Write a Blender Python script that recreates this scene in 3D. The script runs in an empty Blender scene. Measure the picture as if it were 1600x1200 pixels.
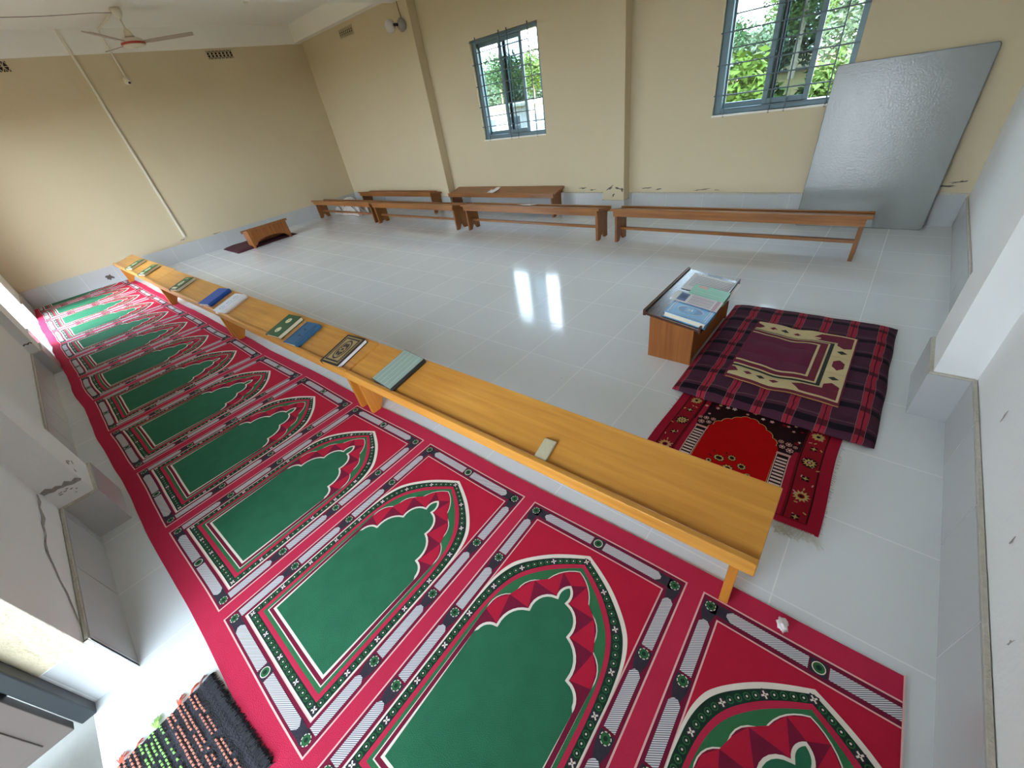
import bpy, bmesh, math, random
from mathutils import Vector, Matrix, noise
random.seed(7)
sc = bpy.context.scene
col = sc.collection
PI = math.pi

# ------------------------------------------------------------------ helpers
def lin(c):
    out = []
    for v in c:
        v = v / 255.0
        out.append(v / 12.92 if v <= 0.04045 else ((v + 0.055) / 1.055) ** 2.4)
    return (*out, 1.0)

def nt(name):
    m = bpy.data.materials.new(name); m.use_nodes = True
    t = m.node_tree; b = t.nodes['Principled BSDF']
    return m, t, b

def N(t, typ, **kw):
    n = t.nodes.new(typ)
    for k, v in kw.items():
        setattr(n, k, v)
    return n

def math_(t, op, a, b=None, c=None):
    n = t.nodes.new('ShaderNodeMath'); n.operation = op
    for i, v in enumerate((a, b, c)):
        if v is None: continue
        if hasattr(v, 'links'): t.links.new(v, n.inputs[i])
        else: n.inputs[i].default_value = v
    return n.outputs[0]

def mixc(t, f, a, b):
    n = t.nodes.new('ShaderNodeMix'); n.data_type = 'RGBA'
    for i, v in ((0, f), (6, a), (7, b)):
        if hasattr(v, 'links'): t.links.new(v, n.inputs[i])
        else: n.inputs[i].default_value = v
    return n.outputs[2]

def mat(name, c, rough=0.6, var=0.08, scale=30.0, bump=0.0, bscale=None, spec=0.5, metal=0.0, stretch=None, sheen=0.0):
    m, t, b = nt(name)
    c = lin(c)
    tc = N(t, 'ShaderNodeTexCoord')
    src = tc.outputs['Object']
    if stretch:
        mp = N(t, 'ShaderNodeMapping'); mp.inputs['Scale'].default_value = stretch
        t.links.new(src, mp.inputs[0]); src = mp.outputs[0]
    no = N(t, 'ShaderNodeTexNoise'); no.inputs['Scale'].default_value = scale; no.inputs['Detail'].default_value = 5
    t.links.new(src, no.inputs['Vector'])
    lo = tuple(max(0, v * (1 - var)) for v in c[:3]) + (1,)
    hi = tuple(min(1, v * (1 + var)) for v in c[:3]) + (1,)
    o = mixc(t, no.outputs[0], lo, hi)
    t.links.new(o, b.inputs['Base Color'])
    b.inputs['Roughness'].default_value = rough
    b.inputs['Specular IOR Level'].default_value = spec
    b.inputs['Metallic'].default_value = metal
    if sheen:
        b.inputs['Sheen Weight'].default_value = sheen
    if bump:
        n2 = N(t, 'ShaderNodeTexNoise'); n2.inputs['Scale'].default_value = bscale or scale * 4; n2.inputs['Detail'].default_value = 4
        t.links.new(src, n2.inputs['Vector'])
        bp = N(t, 'ShaderNodeBump'); bp.inputs['Strength'].default_value = bump; bp.inputs['Distance'].default_value = 0.01
        t.links.new(n2.outputs[0], bp.inputs['Height']); t.links.new(bp.outputs[0], b.inputs['Normal'])
    return m

def wood(name, c1, c2, rough=0.35, axis='x'):
    m, t, b = nt(name)
    tc = N(t, 'ShaderNodeTexCoord'); mp = N(t, 'ShaderNodeMapping')
    s = {'x': (1.2, 22, 22), 'y': (22, 1.2, 22), 'z': (22, 22, 1.2)}[axis]
    mp.inputs['Scale'].default_value = s
    oi = N(t, 'ShaderNodeObjectInfo')
    add = N(t, 'ShaderNodeVectorMath'); add.operation = 'ADD'
    cmb = N(t, 'ShaderNodeCombineXYZ')
    for i in range(3): t.links.new(math_(t, 'MULTIPLY', oi.outputs['Random'], 7.0), cmb.inputs[i])
    t.links.new(tc.outputs['Object'], add.inputs[0]); t.links.new(cmb.outputs[0], add.inputs[1])
    t.links.new(add.outputs[0], mp.inputs[0])
    n1 = N(t, 'ShaderNodeTexNoise'); n1.inputs['Scale'].default_value = 1.6; n1.inputs['Detail'].default_value = 8; n1.inputs['Distortion'].default_value = 0.6
    t.links.new(mp.outputs[0], n1.inputs['Vector'])
    n2 = N(t, 'ShaderNodeTexNoise'); n2.inputs['Scale'].default_value = 2.2; n2.inputs['Detail'].default_value = 3
    t.links.new(tc.outputs['Object'], n2.inputs['Vector'])
    f = math_(t, 'ADD', math_(t, 'MULTIPLY', n1.outputs[0], 0.75), math_(t, 'MULTIPLY', n2.outputs[0], 0.35))
    f = math_(t, 'MULTIPLY', math_(t, 'SUBTRACT', f, 0.3), 2.0)
    o = mixc(t, f, lin(c1), lin(c2))
    t.links.new(o, b.inputs['Base Color'])
    b.inputs['Roughness'].default_value = rough
    bp = N(t, 'ShaderNodeBump'); bp.inputs['Strength'].default_value = 0.08; bp.inputs['Distance'].default_value = 0.004
    t.links.new(n1.outputs[0], bp.inputs['Height']); t.links.new(bp.outputs[0], b.inputs['Normal'])
    return m

class MB:
    """collects shapes into ONE mesh"""
    def __init__(s): s.v = []; s.f = []; s.m = []
    def add(s, vs, fs, mi=0):
        o = len(s.v); s.v += [tuple(v) for v in vs]
        for f in fs: s.f.append(tuple(i + o for i in f)); s.m.append(mi)
        return s
    def box(s, x0, x1, y0, y1, z0, z1, mi=0):
        vs = [(x0, y0, z0), (x1, y0, z0), (x1, y1, z0), (x0, y1, z0), (x0, y0, z1), (x1, y0, z1), (x1, y1, z1), (x0, y1, z1)]
        return s.add(vs, [(0, 3, 2, 1), (4, 5, 6, 7), (0, 1, 5, 4), (1, 2, 6, 5), (2, 3, 7, 6), (3, 0, 4, 7)], mi)
    def prism(s, poly, a, b, axis='x', mi=0):
        """poly in the plane perpendicular to axis"""
        def P(t, p):
            return {'x': (t, p[0], p[1]), 'y': (p[0], t, p[1]), 'z': (p[0], p[1], t)}[axis]
        n = len(poly); vs = [P(a, p) for p in poly] + [P(b, p) for p in poly]
        fs = [tuple(range(n))[::-1], tuple(range(n, 2 * n))] + [(i, (i + 1) % n, n + (i + 1) % n, n + i) for i in range(n)]
        return s.add(vs, fs, mi)
    def tube(s, pts, r, n=10, mi=0, cap=True):
        pts = [Vector(p) for p in pts]; rs = r if isinstance(r, (list, tuple)) else [r] * len(pts)
        vs = []; fs = []
        up = None
        for i, p in enumerate(pts):
            d = (pts[min(i + 1, len(pts) - 1)] - pts[max(i - 1, 0)]).normalized()
            if up is None:
                up = Vector((0, 0, 1)) if abs(d.z) < 0.9 else Vector((1, 0, 0))
            a = d.cross(up).normalized(); b2 = a.cross(d).normalized(); up = b2
            for k in range(n):
                t = 2 * PI * k / n
                vs.append(p + rs[i] * (a * math.cos(t) + b2 * math.sin(t)))
        for i in range(len(pts) - 1):
            for k in range(n):
                fs.append((i * n + k, i * n + (k + 1) % n, (i + 1) * n + (k + 1) % n, (i + 1) * n + k))
        if cap:
            fs.append(tuple(range(n))[::-1]); fs.append(tuple(range((len(pts) - 1) * n, len(pts) * n)))
        return s.add(vs, fs, mi)
    def lathe(s, prof, c=(0, 0, 0), n=32, mi=0):
        vs = []; fs = []
        for (r, z) in prof:
            for k in range(n):
                t = 2 * PI * k / n; vs.append((c[0] + r * math.cos(t), c[1] + r * math.sin(t), c[2] + z))
        for i in range(len(prof) - 1):
            for k in range(n):
                fs.append((i * n + k, i * n + (k + 1) % n, (i + 1) * n + (k + 1) % n, (i + 1) * n + k))
        fs.append(tuple(range(n))[::-1]); fs.append(tuple(range((len(prof) - 1) * n, len(prof) * n)))
        return s.add(vs, fs, mi)
    def build(s, name, mats, parent=None, smooth=False, bevel=0.0, loc=None):
        me = bpy.data.meshes.new(name); me.from_pydata(s.v, [], s.f)
        if not isinstance(mats, (list, tuple)): mats = [mats]
        for m in mats: me.materials.append(m)
        me.polygons.foreach_set('material_index', s.m)
        if smooth: me.polygons.foreach_set('use_smooth', [True] * len(me.polygons))
        bm = bmesh.new(); bm.from_mesh(me); bmesh.ops.recalc_face_normals(bm, faces=bm.faces); bm.to_mesh(me); bm.free()
        me.update()
        o = bpy.data.objects.new(name, me); col.objects.link(o)
        if parent is not None: o.parent = parent
        if loc: o.location = loc
        if bevel:
            md = o.modifiers.new('bevel', 'BEVEL'); md.width = bevel; md.segments = 2; md.limit_method = 'ANGLE'
        return o

def empty(name, loc=(0, 0, 0), rz=0.0, rot=None):
    o = bpy.data.objects.new(name, None); col.objects.link(o); o.location = loc
    o.rotation_euler = rot if rot else (0, 0, rz); o.empty_display_size = 0.1
    return o
def tag(o, label, cat, group=None, kind=None):
    o['label'] = label; o['category'] = cat
    if group: o['group'] = group
    if kind: o['kind'] = kind
    return o
def struct(o):
    o['kind'] = 'structure'; return o

# ---- flat patterns: polygons stacked a hair apart in one mesh, cut to a grid and draped on a surface
def area(p): return 0.5 * sum(p[i][0] * p[(i + 1) % len(p)][1] - p[(i + 1) % len(p)][0] * p[i][1] for i in range(len(p)))
def inset(p, d):
    if area(p) < 0: p = p[::-1]
    out = []; n = len(p)
    for i in range(n):
        a, b, c = Vector(p[i - 1]), Vector(p[i]), Vector(p[(i + 1) % n])
        e1 = (b - a); e2 = (c - b)
        if e1.length < 1e-7 or e2.length < 1e-7: out.append(tuple(b)); continue
        n1 = Vector((-e1.y, e1.x)).normalized(); n2 = Vector((-e2.y, e2.x)).normalized()
        k = n1 + n2
        if k.length < 1e-3: out.append(tuple(b)); continue
        k = k / max(0.35, (1 + n1.dot(n2)))
        out.append(tuple(b + k * d))
    return out
def rect(a, b, c, d): return [(a, c), (b, c), (b, d), (a, d)]
def disc(x, y, r, n=14, ry=None): return [(x + r * math.cos(2 * PI * k / n), y + (ry or r) * math.sin(2 * PI * k / n)) for k in range(n)]
def star(x, y, r, n=5, k=0.5, rot=0.0): return [(x + r * (1 if i % 2 == 0 else k) * math.cos(PI * i / n + rot), y + r * (1 if i % 2 == 0 else k) * math.sin(PI * i / n + rot)) for i in range(2 * n)]
def line(p, q, w):
    p, q = Vector(p), Vector(q); d = (q - p).normalized(); nn = Vector((-d.y, d.x)) * w / 2
    return [tuple(p - nn), tuple(q - nn), tuple(q + nn), tuple(p + nn)]
def arc3(a, m, b, n=6):
    """points from a (included) to b (excluded) through m"""
    a, m, b = Vector(a), Vector(m), Vector(b)
    d = 2 * (a.x * (m.y - b.y) + m.x * (b.y - a.y) + b.x * (a.y - m.y))
    if abs(d) < 1e-9: return [tuple(a.lerp(b, i / n)) for i in range(n)]
    ux = ((a.length_squared) * (m.y - b.y) + m.length_squared * (b.y - a.y) + b.length_squared * (a.y - m.y)) / d
    uy = ((a.length_squared) * (b.x - m.x) + m.length_squared * (a.x - b.x) + b.length_squared * (m.x - a.x)) / d
    c = Vector((ux, uy)); r = (a - c).length
    t0 = math.atan2(a.y - uy, a.x - ux); tm = math.atan2(m.y - uy, m.x - ux); t1 = math.atan2(b.y - uy, b.x - ux)
    def unwrap(t, s): return (t - s) % (2 * PI)
    if unwrap(tm, t0) < unwrap(t1, t0): sp = unwrap(t1, t0)
    else: sp = unwrap(t1, t0) - 2 * PI
    return [(ux + r * math.cos(t0 + sp * i / n), uy + r * math.sin(t0 + sp * i / n)) for i in range(n)]
def layer_bm(layers, dz, cx=(), cy=()):
    bm = bmesh.new()
    for poly, mi, lev in layers:
        if area(poly) < 0: poly = poly[::-1]
        try:
            f = bm.faces.new([bm.verts.new((p[0], p[1], lev * dz)) for p in poly]); f.material_index = mi
        except ValueError: pass
    bm.normal_update()
    bmesh.ops.triangulate(bm, faces=bm.faces[:], ngon_method='EAR_CLIP')
    for x in cx: bmesh.ops.bisect_plane(bm, geom=bm.verts[:] + bm.edges[:] + bm.faces[:], plane_co=(x, 0, 0), plane_no=(1, 0, 0))
    for y in cy: bmesh.ops.bisect_plane(bm, geom=bm.verts[:] + bm.edges[:] + bm.faces[:], plane_co=(0, y, 0), plane_no=(0, 1, 0))
    return bm
def bm_raw(bm):
    bm.verts.index_update()
    return [tuple(v.co) for v in bm.verts], [tuple(v.index for v in f.verts) for f in bm.faces], [f.material_index for f in bm.faces]
def frange(a, b, s):
    n = max(1, int(round((b - a) / s))); return [a + (b - a) * i / n for i in range(1, n)]

# ------------------------------------------------------------------ materials
M = {}
M['cream'] = mat('cream_paint', (203, 187, 155), 0.75, 0.05, 1.5, 0.12, 60)
M['white'] = mat('white_paint', (234, 230, 222), 0.8, 0.04, 1.2, 0.06, 50)
M['pale'] = mat('pale_emulsion', (236, 237, 235), 0.7, 0.04, 1.5, 0.12, 60)
M['stain'] = mat('bare_cement_stain', (158, 154, 148), 0.9, 0.4, 60, 0.5, 90)
M['crack'] = mat('dark_crack', (92, 86, 78), 0.9, 0.4, 80)
M['skirt'] = mat('grey_skirting_tile', (186, 187, 186), 0.22, 0.05, 3.0)
M['mortar'] = mat('rough_mortar_edge', (196, 190, 176), 0.9, 0.25, 60, 0.6, 120)
M['grout'] = mat('white_grout', (208, 208, 206), 0.6, 0.05)
M['wood'] = wood('honey_varnished_wood', (182, 116, 42), (222, 160, 72), 0.3)
M['woodz'] = wood('honey_varnished_wood_upright', (170, 100, 30), (210, 138, 54), 0.35, 'z')
M['oak'] = wood('brown_varnished_wood', (112, 66, 28), (164, 106, 54), 0.33)
M['oakz'] = wood('brown_varnished_wood_upright', (104, 60, 24), (150, 94, 44), 0.38, 'z')
M['walnut'] = wood('dark_walnut_wood', (52, 28, 22), (92, 54, 40), 0.25, 'y')
M['teak'] = wood('reddish_teak_wood', (112, 58, 18), (170, 104, 44), 0.35, 'z')
M['black'] = mat('black_painted_metal', (38, 42, 44), 0.4, 0.1)
M['alum'] = mat('grey_anodised_frame', (92, 112, 118), 0.4, 0.05, metal=0.3)  # window flare is put into this lighter, bluish base colour
M['iron'] = mat('painted_iron_bar', (74, 90, 96), 0.45, 0.1)  # bars lightened too, with the flare put into their colour
M['pvc'] = mat('white_pvc', (222, 214, 196), 0.4, 0.03)
M['fanwhite'] = mat('cream_fan_enamel', (214, 204, 184), 0.35, 0.04)
M['fanblade'] = mat('grey_fan_blade', (168, 152, 138), 0.45, 0.06)
M['fanred'] = mat('red_fan_band', (168, 52, 40), 0.4, 0.05)
M['wire'] = mat('grey_wire', (110, 98, 86), 0.6, 0.1)
M['dark'] = mat('black_part_and_vent_shade', (22, 19, 16), 0.9, 0.1)  # near-black parts, and the painted shade in the vent holes
M['page'] = mat('cream_page_edges', (222, 214, 194), 0.8, 0.06, 200, stretch=(2, 2, 60))
M['pagew'] = mat('white_page_edges', (228, 230, 236), 0.8, 0.04, 200)
M['green'] = mat('green_book_cloth', (44, 84, 48), 0.5, 0.1, 60)
M['ivory'] = mat('ivory_label', (226, 218, 178), 0.6, 0.05)
M['blue'] = mat('blue_book_cloth', (26, 78, 160), 0.5, 0.08, 50)
M['denim'] = mat('slate_blue_book_cloth', (44, 96, 134), 0.5, 0.12, 60)
M['navy'] = mat('navy_spine', (22, 48, 84), 0.5, 0.1)
M['bookblack'] = mat('black_book_cover', (40, 36, 34), 0.45, 0.1)
M['gold'] = mat('dull_gold_print', (176, 150, 104), 0.5, 0.12, 80)
M['silver'] = mat('pale_print', (214, 222, 226), 0.5, 0.05)
M['paper'] = mat('white_paper', (232, 232, 232), 0.7, 0.02)
M['print'] = mat('grey_blue_print', (92, 112, 150), 0.7, 0.1)
M['printgrey'] = mat('grey_print', (150, 150, 160), 0.7, 0.1)
M['mint'] = mat('pale_green_card', (120, 190, 150), 0.45, 0.06, 20)
M['peach'] = mat('peach_print', (214, 160, 140), 0.5, 0.06, 20)
M['sky'] = mat('light_blue_cover', (66, 146, 196), 0.3, 0.05, 30)
M['skyd'] = mat('mid_blue_print', (36, 100, 158), 0.35, 0.05, 30)
M['duster'] = mat('beige_felt', (190, 180, 150), 0.9, 0.12, 120, 0.4)
M['board'] = mat('white_laminate', (136, 139, 136), 0.2, 0.03, 6, 0.12, 70)
M['rim'] = mat('grey_board_edge', (86, 88, 86), 0.5, 0.1)
M['tissue'] = mat('white_tissue', (232, 222, 220), 0.9, 0.05)
M['rust'] = mat('brown_painted_steel', (84, 74, 68), 0.55, 0.08, 6)
M['concrete'] = mat('smooth_concrete', (104, 102, 94), 0.6, 0.2, 5, 0.1, 40)
M['plasterdoor'] = mat('rough_yellowish_plaster', (206, 194, 164), 0.85, 0.25, 26, 0.8, 70)

def striped(name, c1, c2, ang, per, duty=0.5, rough=0.85):
    m, t, b = nt(name)
    tc = N(t, 'ShaderNodeTexCoord'); sp = N(t, 'ShaderNodeSeparateXYZ'); t.links.new(tc.outputs['Object'], sp.inputs[0])
    v = math_(t, 'ADD', math_(t, 'MULTIPLY', sp.outputs[0], math.cos(ang) / per), math_(t, 'MULTIPLY', sp.outputs[1], math.sin(ang) / per))
    f = math_(t, 'LESS_THAN', math_(t, 'FRACT', v), duty)
    t.links.new(mixc(t, f, lin(c1), lin(c2)), b.inputs['Base Color'])
    b.inputs['Roughness'].default_value = rough; b.inputs['Specular IOR Level'].default_value = 0.2
    return m
FAB = dict(rough=0.95, spec=0.15)
M['c_red'] = mat('crimson_carpet', (196, 46, 78), var=0.10, scale=9, bump=0.35, bscale=420, **FAB)
M['c_redd'] = mat('deep_red_carpet_field', (190, 34, 62), var=0.10, scale=9, bump=0.35, bscale=420, **FAB)
M['c_mar'] = mat('maroon_carpet_weave', (124, 30, 58), var=0.12, scale=60, bump=0.35, bscale=420, **FAB)
M['c_navy'] = mat('charcoal_carpet_weave', (58, 54, 64), var=0.2, scale=60, bump=0.35, bscale=420, **FAB)
M['c_dkg'] = mat('dark_green_carpet_weave', (34, 58, 46), var=0.3, scale=50, bump=0.35, bscale=420, **FAB)
M['c_ring'] = mat('leaf_green_carpet_weave', (52, 106, 66), var=0.2, scale=50, bump=0.3, bscale=420, **FAB)
M['c_grn'] = mat('emerald_carpet_field', (48, 110, 80), var=0.14, scale=14, bump=0.4, bscale=420, **FAB)
M['c_grn2'] = mat('grass_green_carpet_band', (56, 116, 76), var=0.12, scale=20, bump=0.35, bscale=420, **FAB)
M['c_wht'] = mat('ivory_carpet_line', (236, 226, 214), var=0.05, scale=60, **FAB)
M['c_pink'] = mat('pinkish_carpet_line', (236, 186, 180), var=0.05, scale=60, **FAB)
M['c_bar'] = striped('hatched_grey_carpet_bar', (226, 222, 222), (112, 108, 122), 2.18, 0.0045, 0.45)
CARP = [M[k] for k in ('c_red', 'c_redd', 'c_mar', 'c_navy', 'c_dkg', 'c_ring', 'c_grn', 'c_grn2', 'c_wht', 'c_pink', 'c_bar')]
RED, REDD, MAR, NAVY, DKG, RING, GRN, GRN2, WHT, PINK, BAR = range(11)

# floor tiles
def floor_mat():
    m, t, b = nt('glossy_grey_floor_tile')
    tc = N(t, 'ShaderNodeTexCoord'); sp = N(t, 'ShaderNodeSeparateXYZ'); t.links.new(tc.outputs['Object'], sp.inputs[0])
    S = 0.4
    ux = math_(t, 'DIVIDE', math_(t, 'ADD', sp.outputs[0], 1.527 + 20 * S), S)
    uy = math_(t, 'DIVIDE', math_(t, 'ADD', sp.outputs[1], -2.08 + 20 * S), S)
    g = 0.0045 / S
    gx = math_(t, 'LESS_THAN', math_(t, 'FRACT', ux), g); gy = math_(t, 'LESS_THAN', math_(t, 'FRACT', uy), g)
    gm = math_(t, 'MAXIMUM', gx, gy)
    cm = N(t, 'ShaderNodeCombineXYZ')
    t.links.new(math_(t, 'FLOOR', ux), cm.inputs[0]); t.links.new(math_(t, 'FLOOR', uy), cm.inputs[1])
    wn = N(t, 'ShaderNodeTexWhiteNoise'); wn.noise_dimensions = '2D'; t.links.new(cm.outputs[0], wn.inputs['Vector'])
    no = N(t, 'ShaderNodeTexNoise'); no.inputs['Scale'].default_value = 3.0; no.inputs['Detail'].default_value = 6
    t.links.new(tc.outputs['Object'], no.inputs['Vector'])
    f = math_(t, 'ADD', math_(t, 'MULTIPLY', wn.outputs[0], 0.35), math_(t, 'MULTIPLY', no.outputs[0], 0.65))
    base = mixc(t, f, lin((222, 225, 227)), lin((230, 233, 235)))
    # specks of dirt
    n3 = N(t, 'ShaderNodeTexNoise'); n3.inputs['Scale'].default_value = 38; n3.inputs['Detail'].default_value = 1
    t.links.new(tc.outputs['Object'], n3.inputs['Vector'])
    sp_ = math_(t, 'GREATER_THAN', n3.outputs[0], 0.83)
    base = mixc(t, math_(t, 'MULTIPLY', sp_, 0.7), base, lin((90, 84, 76)))
    t.links.new(mixc(t, math_(t, 'MULTIPLY', gm, 0.75), base, lin((240, 241, 241))), b.inputs['Base Color'])
    r = math_(t, 'ADD', math_(t, 'MULTIPLY', no.outputs[0], 0.06), 0.08)
    t.links.new(math_(t, 'MAXIMUM', r, math_(t, 'MULTIPLY', gm, 0.5)), b.inputs['Roughness'])
    n4 = N(t, 'ShaderNodeTexNoise'); n4.inputs['Scale'].default_value = 14; n4.inputs['Detail'].default_value = 2
    t.links.new(tc.outputs['Object'], n4.inputs['Vector'])
    bp = N(t, 'ShaderNodeBump'); bp.inputs['Strength'].default_value = 0.05; bp.inputs['Distance'].default_value = 0.01
    t.links.new(math_(t, 'SUBTRACT', n4.outputs[0], math_(t, 'MULTIPLY', gm, 0.1)), bp.inputs['Height'])
    t.links.new(bp.outputs[0], b.inputs['Normal'])
    return m
M['floor'] = floor_mat()

def glass_mat(name, tint, refl=0.06):
    m = bpy.data.materials.new(name); m.use_nodes = True; t = m.node_tree
    t.nodes.remove(t.nodes['Principled BSDF'])
    tr = N(t, 'ShaderNodeBsdfTransparent'); tr.inputs[0].default_value = tint
    gl = N(t, 'ShaderNodeBsdfGlossy'); gl.inputs['Roughness'].default_value = 0.03
    mx = N(t, 'ShaderNodeMixShader'); mx.inputs[0].default_value = refl
    t.links.new(tr.outputs[0], mx.inputs[1]); t.links.new(gl.outputs[0], mx.inputs[2])
    t.links.new(mx.outputs[0], t.nodes['Material Output'].inputs[0])
    return m
M['glass'] = glass_mat('clear_window_glass', (0.9, 0.94, 0.94, 1))
M['glassd'] = glass_mat('grey_tinted_window_glass', (0.36, 0.42, 0.45, 1), 0.08)

# ------------------------------------------------------------------ room dimensions (metres)
XL, XR = -8.67, 0.468          # plaster faces of the left and right walls
YN, YB = -0.58, 4.785          # near wall (doors) and window wall
ZC = 2.94
T = 0.15
WIN = [(-4.605, -3.525, 0.94, 2.02), (-1.535, -0.505, 0.94, 2.02)]

def wall_holes(name, axis, face, out, a0, a1, z1, holes, mats, extra=None, z0=0.0):
    """wall slab between face and face+out with rectangular holes (a0,a1,z0,z1); axis = direction it runs along"""
    mb = MB(); us = sorted({a0, a1, *[h[0] for h in holes], *[h[1] for h in holes]}); zs = sorted({z0, z1, *[h[2] for h in holes], *[h[3] for h in holes]})
    for i in range(len(us) - 1):
        for j in range(len(zs) - 1):
            cu, cz = (us[i] + us[i + 1]) / 2, (zs[j] + zs[j + 1]) / 2
            if any(h[0] < cu < h[1] and h[2] < cz < h[3] for h in holes): continue
            lo, hi = min(face, face + out), max(face, face + out)
            if axis == 'x': mb.box(us[i], us[i + 1], lo, hi, zs[j], zs[j + 1])
            else: mb.box(lo, hi, us[i], us[i + 1], zs[j], zs[j + 1])
    if extra: extra(mb)
    return struct(mb.build(name, mats))

def blob(cx, cz, rx, rz, n=16, rough=0.5, seed=0, rot=0.0):
    r = random.Random(seed); out = []
    for k in range(n):
        t = 2 * PI * k / n; q = 1 + rough * (r.random() - 0.5) * 2
        x, z = rx * q * math.cos(t), rz * q * math.sin(t)
        out.append((cx + x * math.cos(rot) - z * math.sin(rot), cz + x * math.sin(rot) + z * math.cos(rot)))
    return out
def ribbon(pts, w, seed=0):
    r = random.Random(seed); L = []; R_ = []
    for i, p in enumerate(pts):
        a = Vector(pts[max(0, i - 1)]); b = Vector(pts[min(len(pts) - 1, i + 1)]); d = (b - a).normalized()
        nn = Vector((-d.y, d.x)); ww = (w[i] if isinstance(w, list) else w) * (0.6 + 0.8 * r.random())
        L.append(tuple(Vector(p) + nn * ww)); R_.append(tuple(Vector(p) - nn * ww))
    return L + R_[::-1]
def stamp(mb, poly, face, axis, mi):
    """thin mark on a wall; poly = (along, z); face coordinate already lifted off the plaster"""
    n = len(poly)
    c = (sum(p[0] for p in poly) / n, sum(p[1] for p in poly) / n)
    P = (lambda p: (p[0], face, p[1])) if axis == 'x' else (lambda p: (face, p[0], p[1]))
    mb.add([P(p) for p in poly], [tuple(range(n))], mi)
def zigzag(x0, z0, x1, z1, n, amp, seed):
    r = random.Random(seed)
    return [(x0 + (x1 - x0) * i / n + amp * (r.random() - .5), z0 + (z1 - z0) * i / n + amp * (r.random() - .5)) for i in range(n + 1)]

# floor
fl = MB(); fl.box(XL - T, XR + T, YN - T + 0.03, YB + T, -0.12, 0.0)
struct(fl.build('floor', M['floor']))
ce = MB(); ce.box(XL - T, XR + T, YN - T, YB + T, ZC, ZC + 0.14)
struct(ce.build('ceiling', M['white']))
# unseen slab added outside the near wall to keep the sun off the first door
vs_ = MB(); vs_.box(-6.15, -2.75, YN - T - 1.6, YN - T, 2.78, 2.92); vs_.box(-2.75, 1.5, YN - T - 2.4, YN - T, 2.78, 2.92)
struct(vs_.build('trim_1', M['white']))

def wb_extra(mb):
    f = YB - 0.002
    rr = random.Random(3)
    for (x, z, rx, rz, s) in [(-3.02, .30, .05, .008, 1), (-2.88, .28, .035, .006, 2), (-2.14, .30, .06, .007, 4), (-2.02, .285, .03, .005, 5), (-1.55, .28, .07, .004, 6), (-1.4, .275, .03, .004, 7), (-5.3, .29, .05, .006, 8), (0.38, .33, .05, .006, 9), (0.31, .30, .06, .006, 10)]:
        stamp(mb, blob(x, z, rx, rz, 14, .6, s, rr.random() * .2), f, 'x', 1)
    mb.prism([(YB - 0.003, 0.24), (YB, 0.24), (YB, 0.252), (YB - 0.006, 0.25)], XL, XR, 'x', 2)
wall_holes('wall_back', 'x', YB, T, XL - T, XR + T, ZC, WIN, [M['cream'], M['crack'], M['mortar']], wb_extra)

# left wall, with the white painted beam band at its top
def wl_extra(mb):
    mb.box(XL, XL + 0.004, YN, YB, 2.68, ZC, 1)
    for (y, z, ry, rz, s) in [(1.5, .30, .03, .006, 1), (2.0, .25, .05, .005, 2)]:
        stamp(mb, blob(y, z, ry, rz, 12, .6, s), XL + 0.002, 'y', 2)
VENTS_L = [(3.35, 2.595), (0.69, 2.605)]
wall_holes('wall_left', 'y', XL, -T, YN - T, YB + T, ZC, [], [M['cream'], M['white'], M['crack']], wl_extra)

def wr_extra(mb):
    f = XR - 0.002
    for i, (y, z, ry, rz) in enumerate([(1.62, .36, .005, .018), (1.12, .34, .004, .014), (0.86, .30, .004, .012), (1.9, .55, .005, .01)]):
        stamp(mb, blob(y, z, ry, rz, 10, .6, 20 + i), f, 'y', 1)
    stamp(mb, ribbon(zigzag(.55, .42, .47, .28, 10, .01, 5), .0018, 4), f, 'y', 1)
    mb.prism([(XR - 0.016, 0.0), (XR, 0.0), (XR, 0.228), (XR - 0.016, 0.222)], YN, YB, 'y', 2) if False else None
wall_holes('wall_right', 'y', XR, T, YN - T, YB + T, ZC, [], [M['pale'], M['stain']], wr_extra)

D1 = (-1.51, -0.28, 0.0, 2.1)
D2 = (-7.85, -6.35, 0.0, 2.1)
W3 = (-4.80, -3.15, 0.80, 2.20)  # unseen window, enlarged to brighten the middle of the floor
def wf_extra(mb):
    f = YN + 0.002
    pts = zigzag(-2.36, .36, -1.95, .34, 16, .05, 2)
    pts = [(-2.375, .345), (-2.33, .335), (-2.27, .34), (-2.2, .325), (-2.13, .335), (-2.06, .325), (-1.99, .335), (-1.93, .33), (-1.86, .305), (-1.8, .29), (-1.74, .265), (-1.68, .25), (-1.62, .235), (-1.57, .22)]
    stamp(mb, ribbon(pts, [.006, .008, .005, .009, .007, .005, .008, .006, .004, .003, .003, .0025, .002, .002], 3), f, 'x', 1)
    stamp(mb, blob(-2.6, .62, .012, .012, 8, .4, 3), f, 'x', 1)
    mb.box(-1.511, -1.5085, YN - 0.11, YN - 0.001, 0.225, 2.1, 2)   # rough yellow reveal of the door
wall_holes('wall_front', 'x', YN, -T, XL - T, XR + T, ZC, [D1, D2, W3], [M['pale'], M['stain'], M['plasterdoor']], wf_extra)

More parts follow.
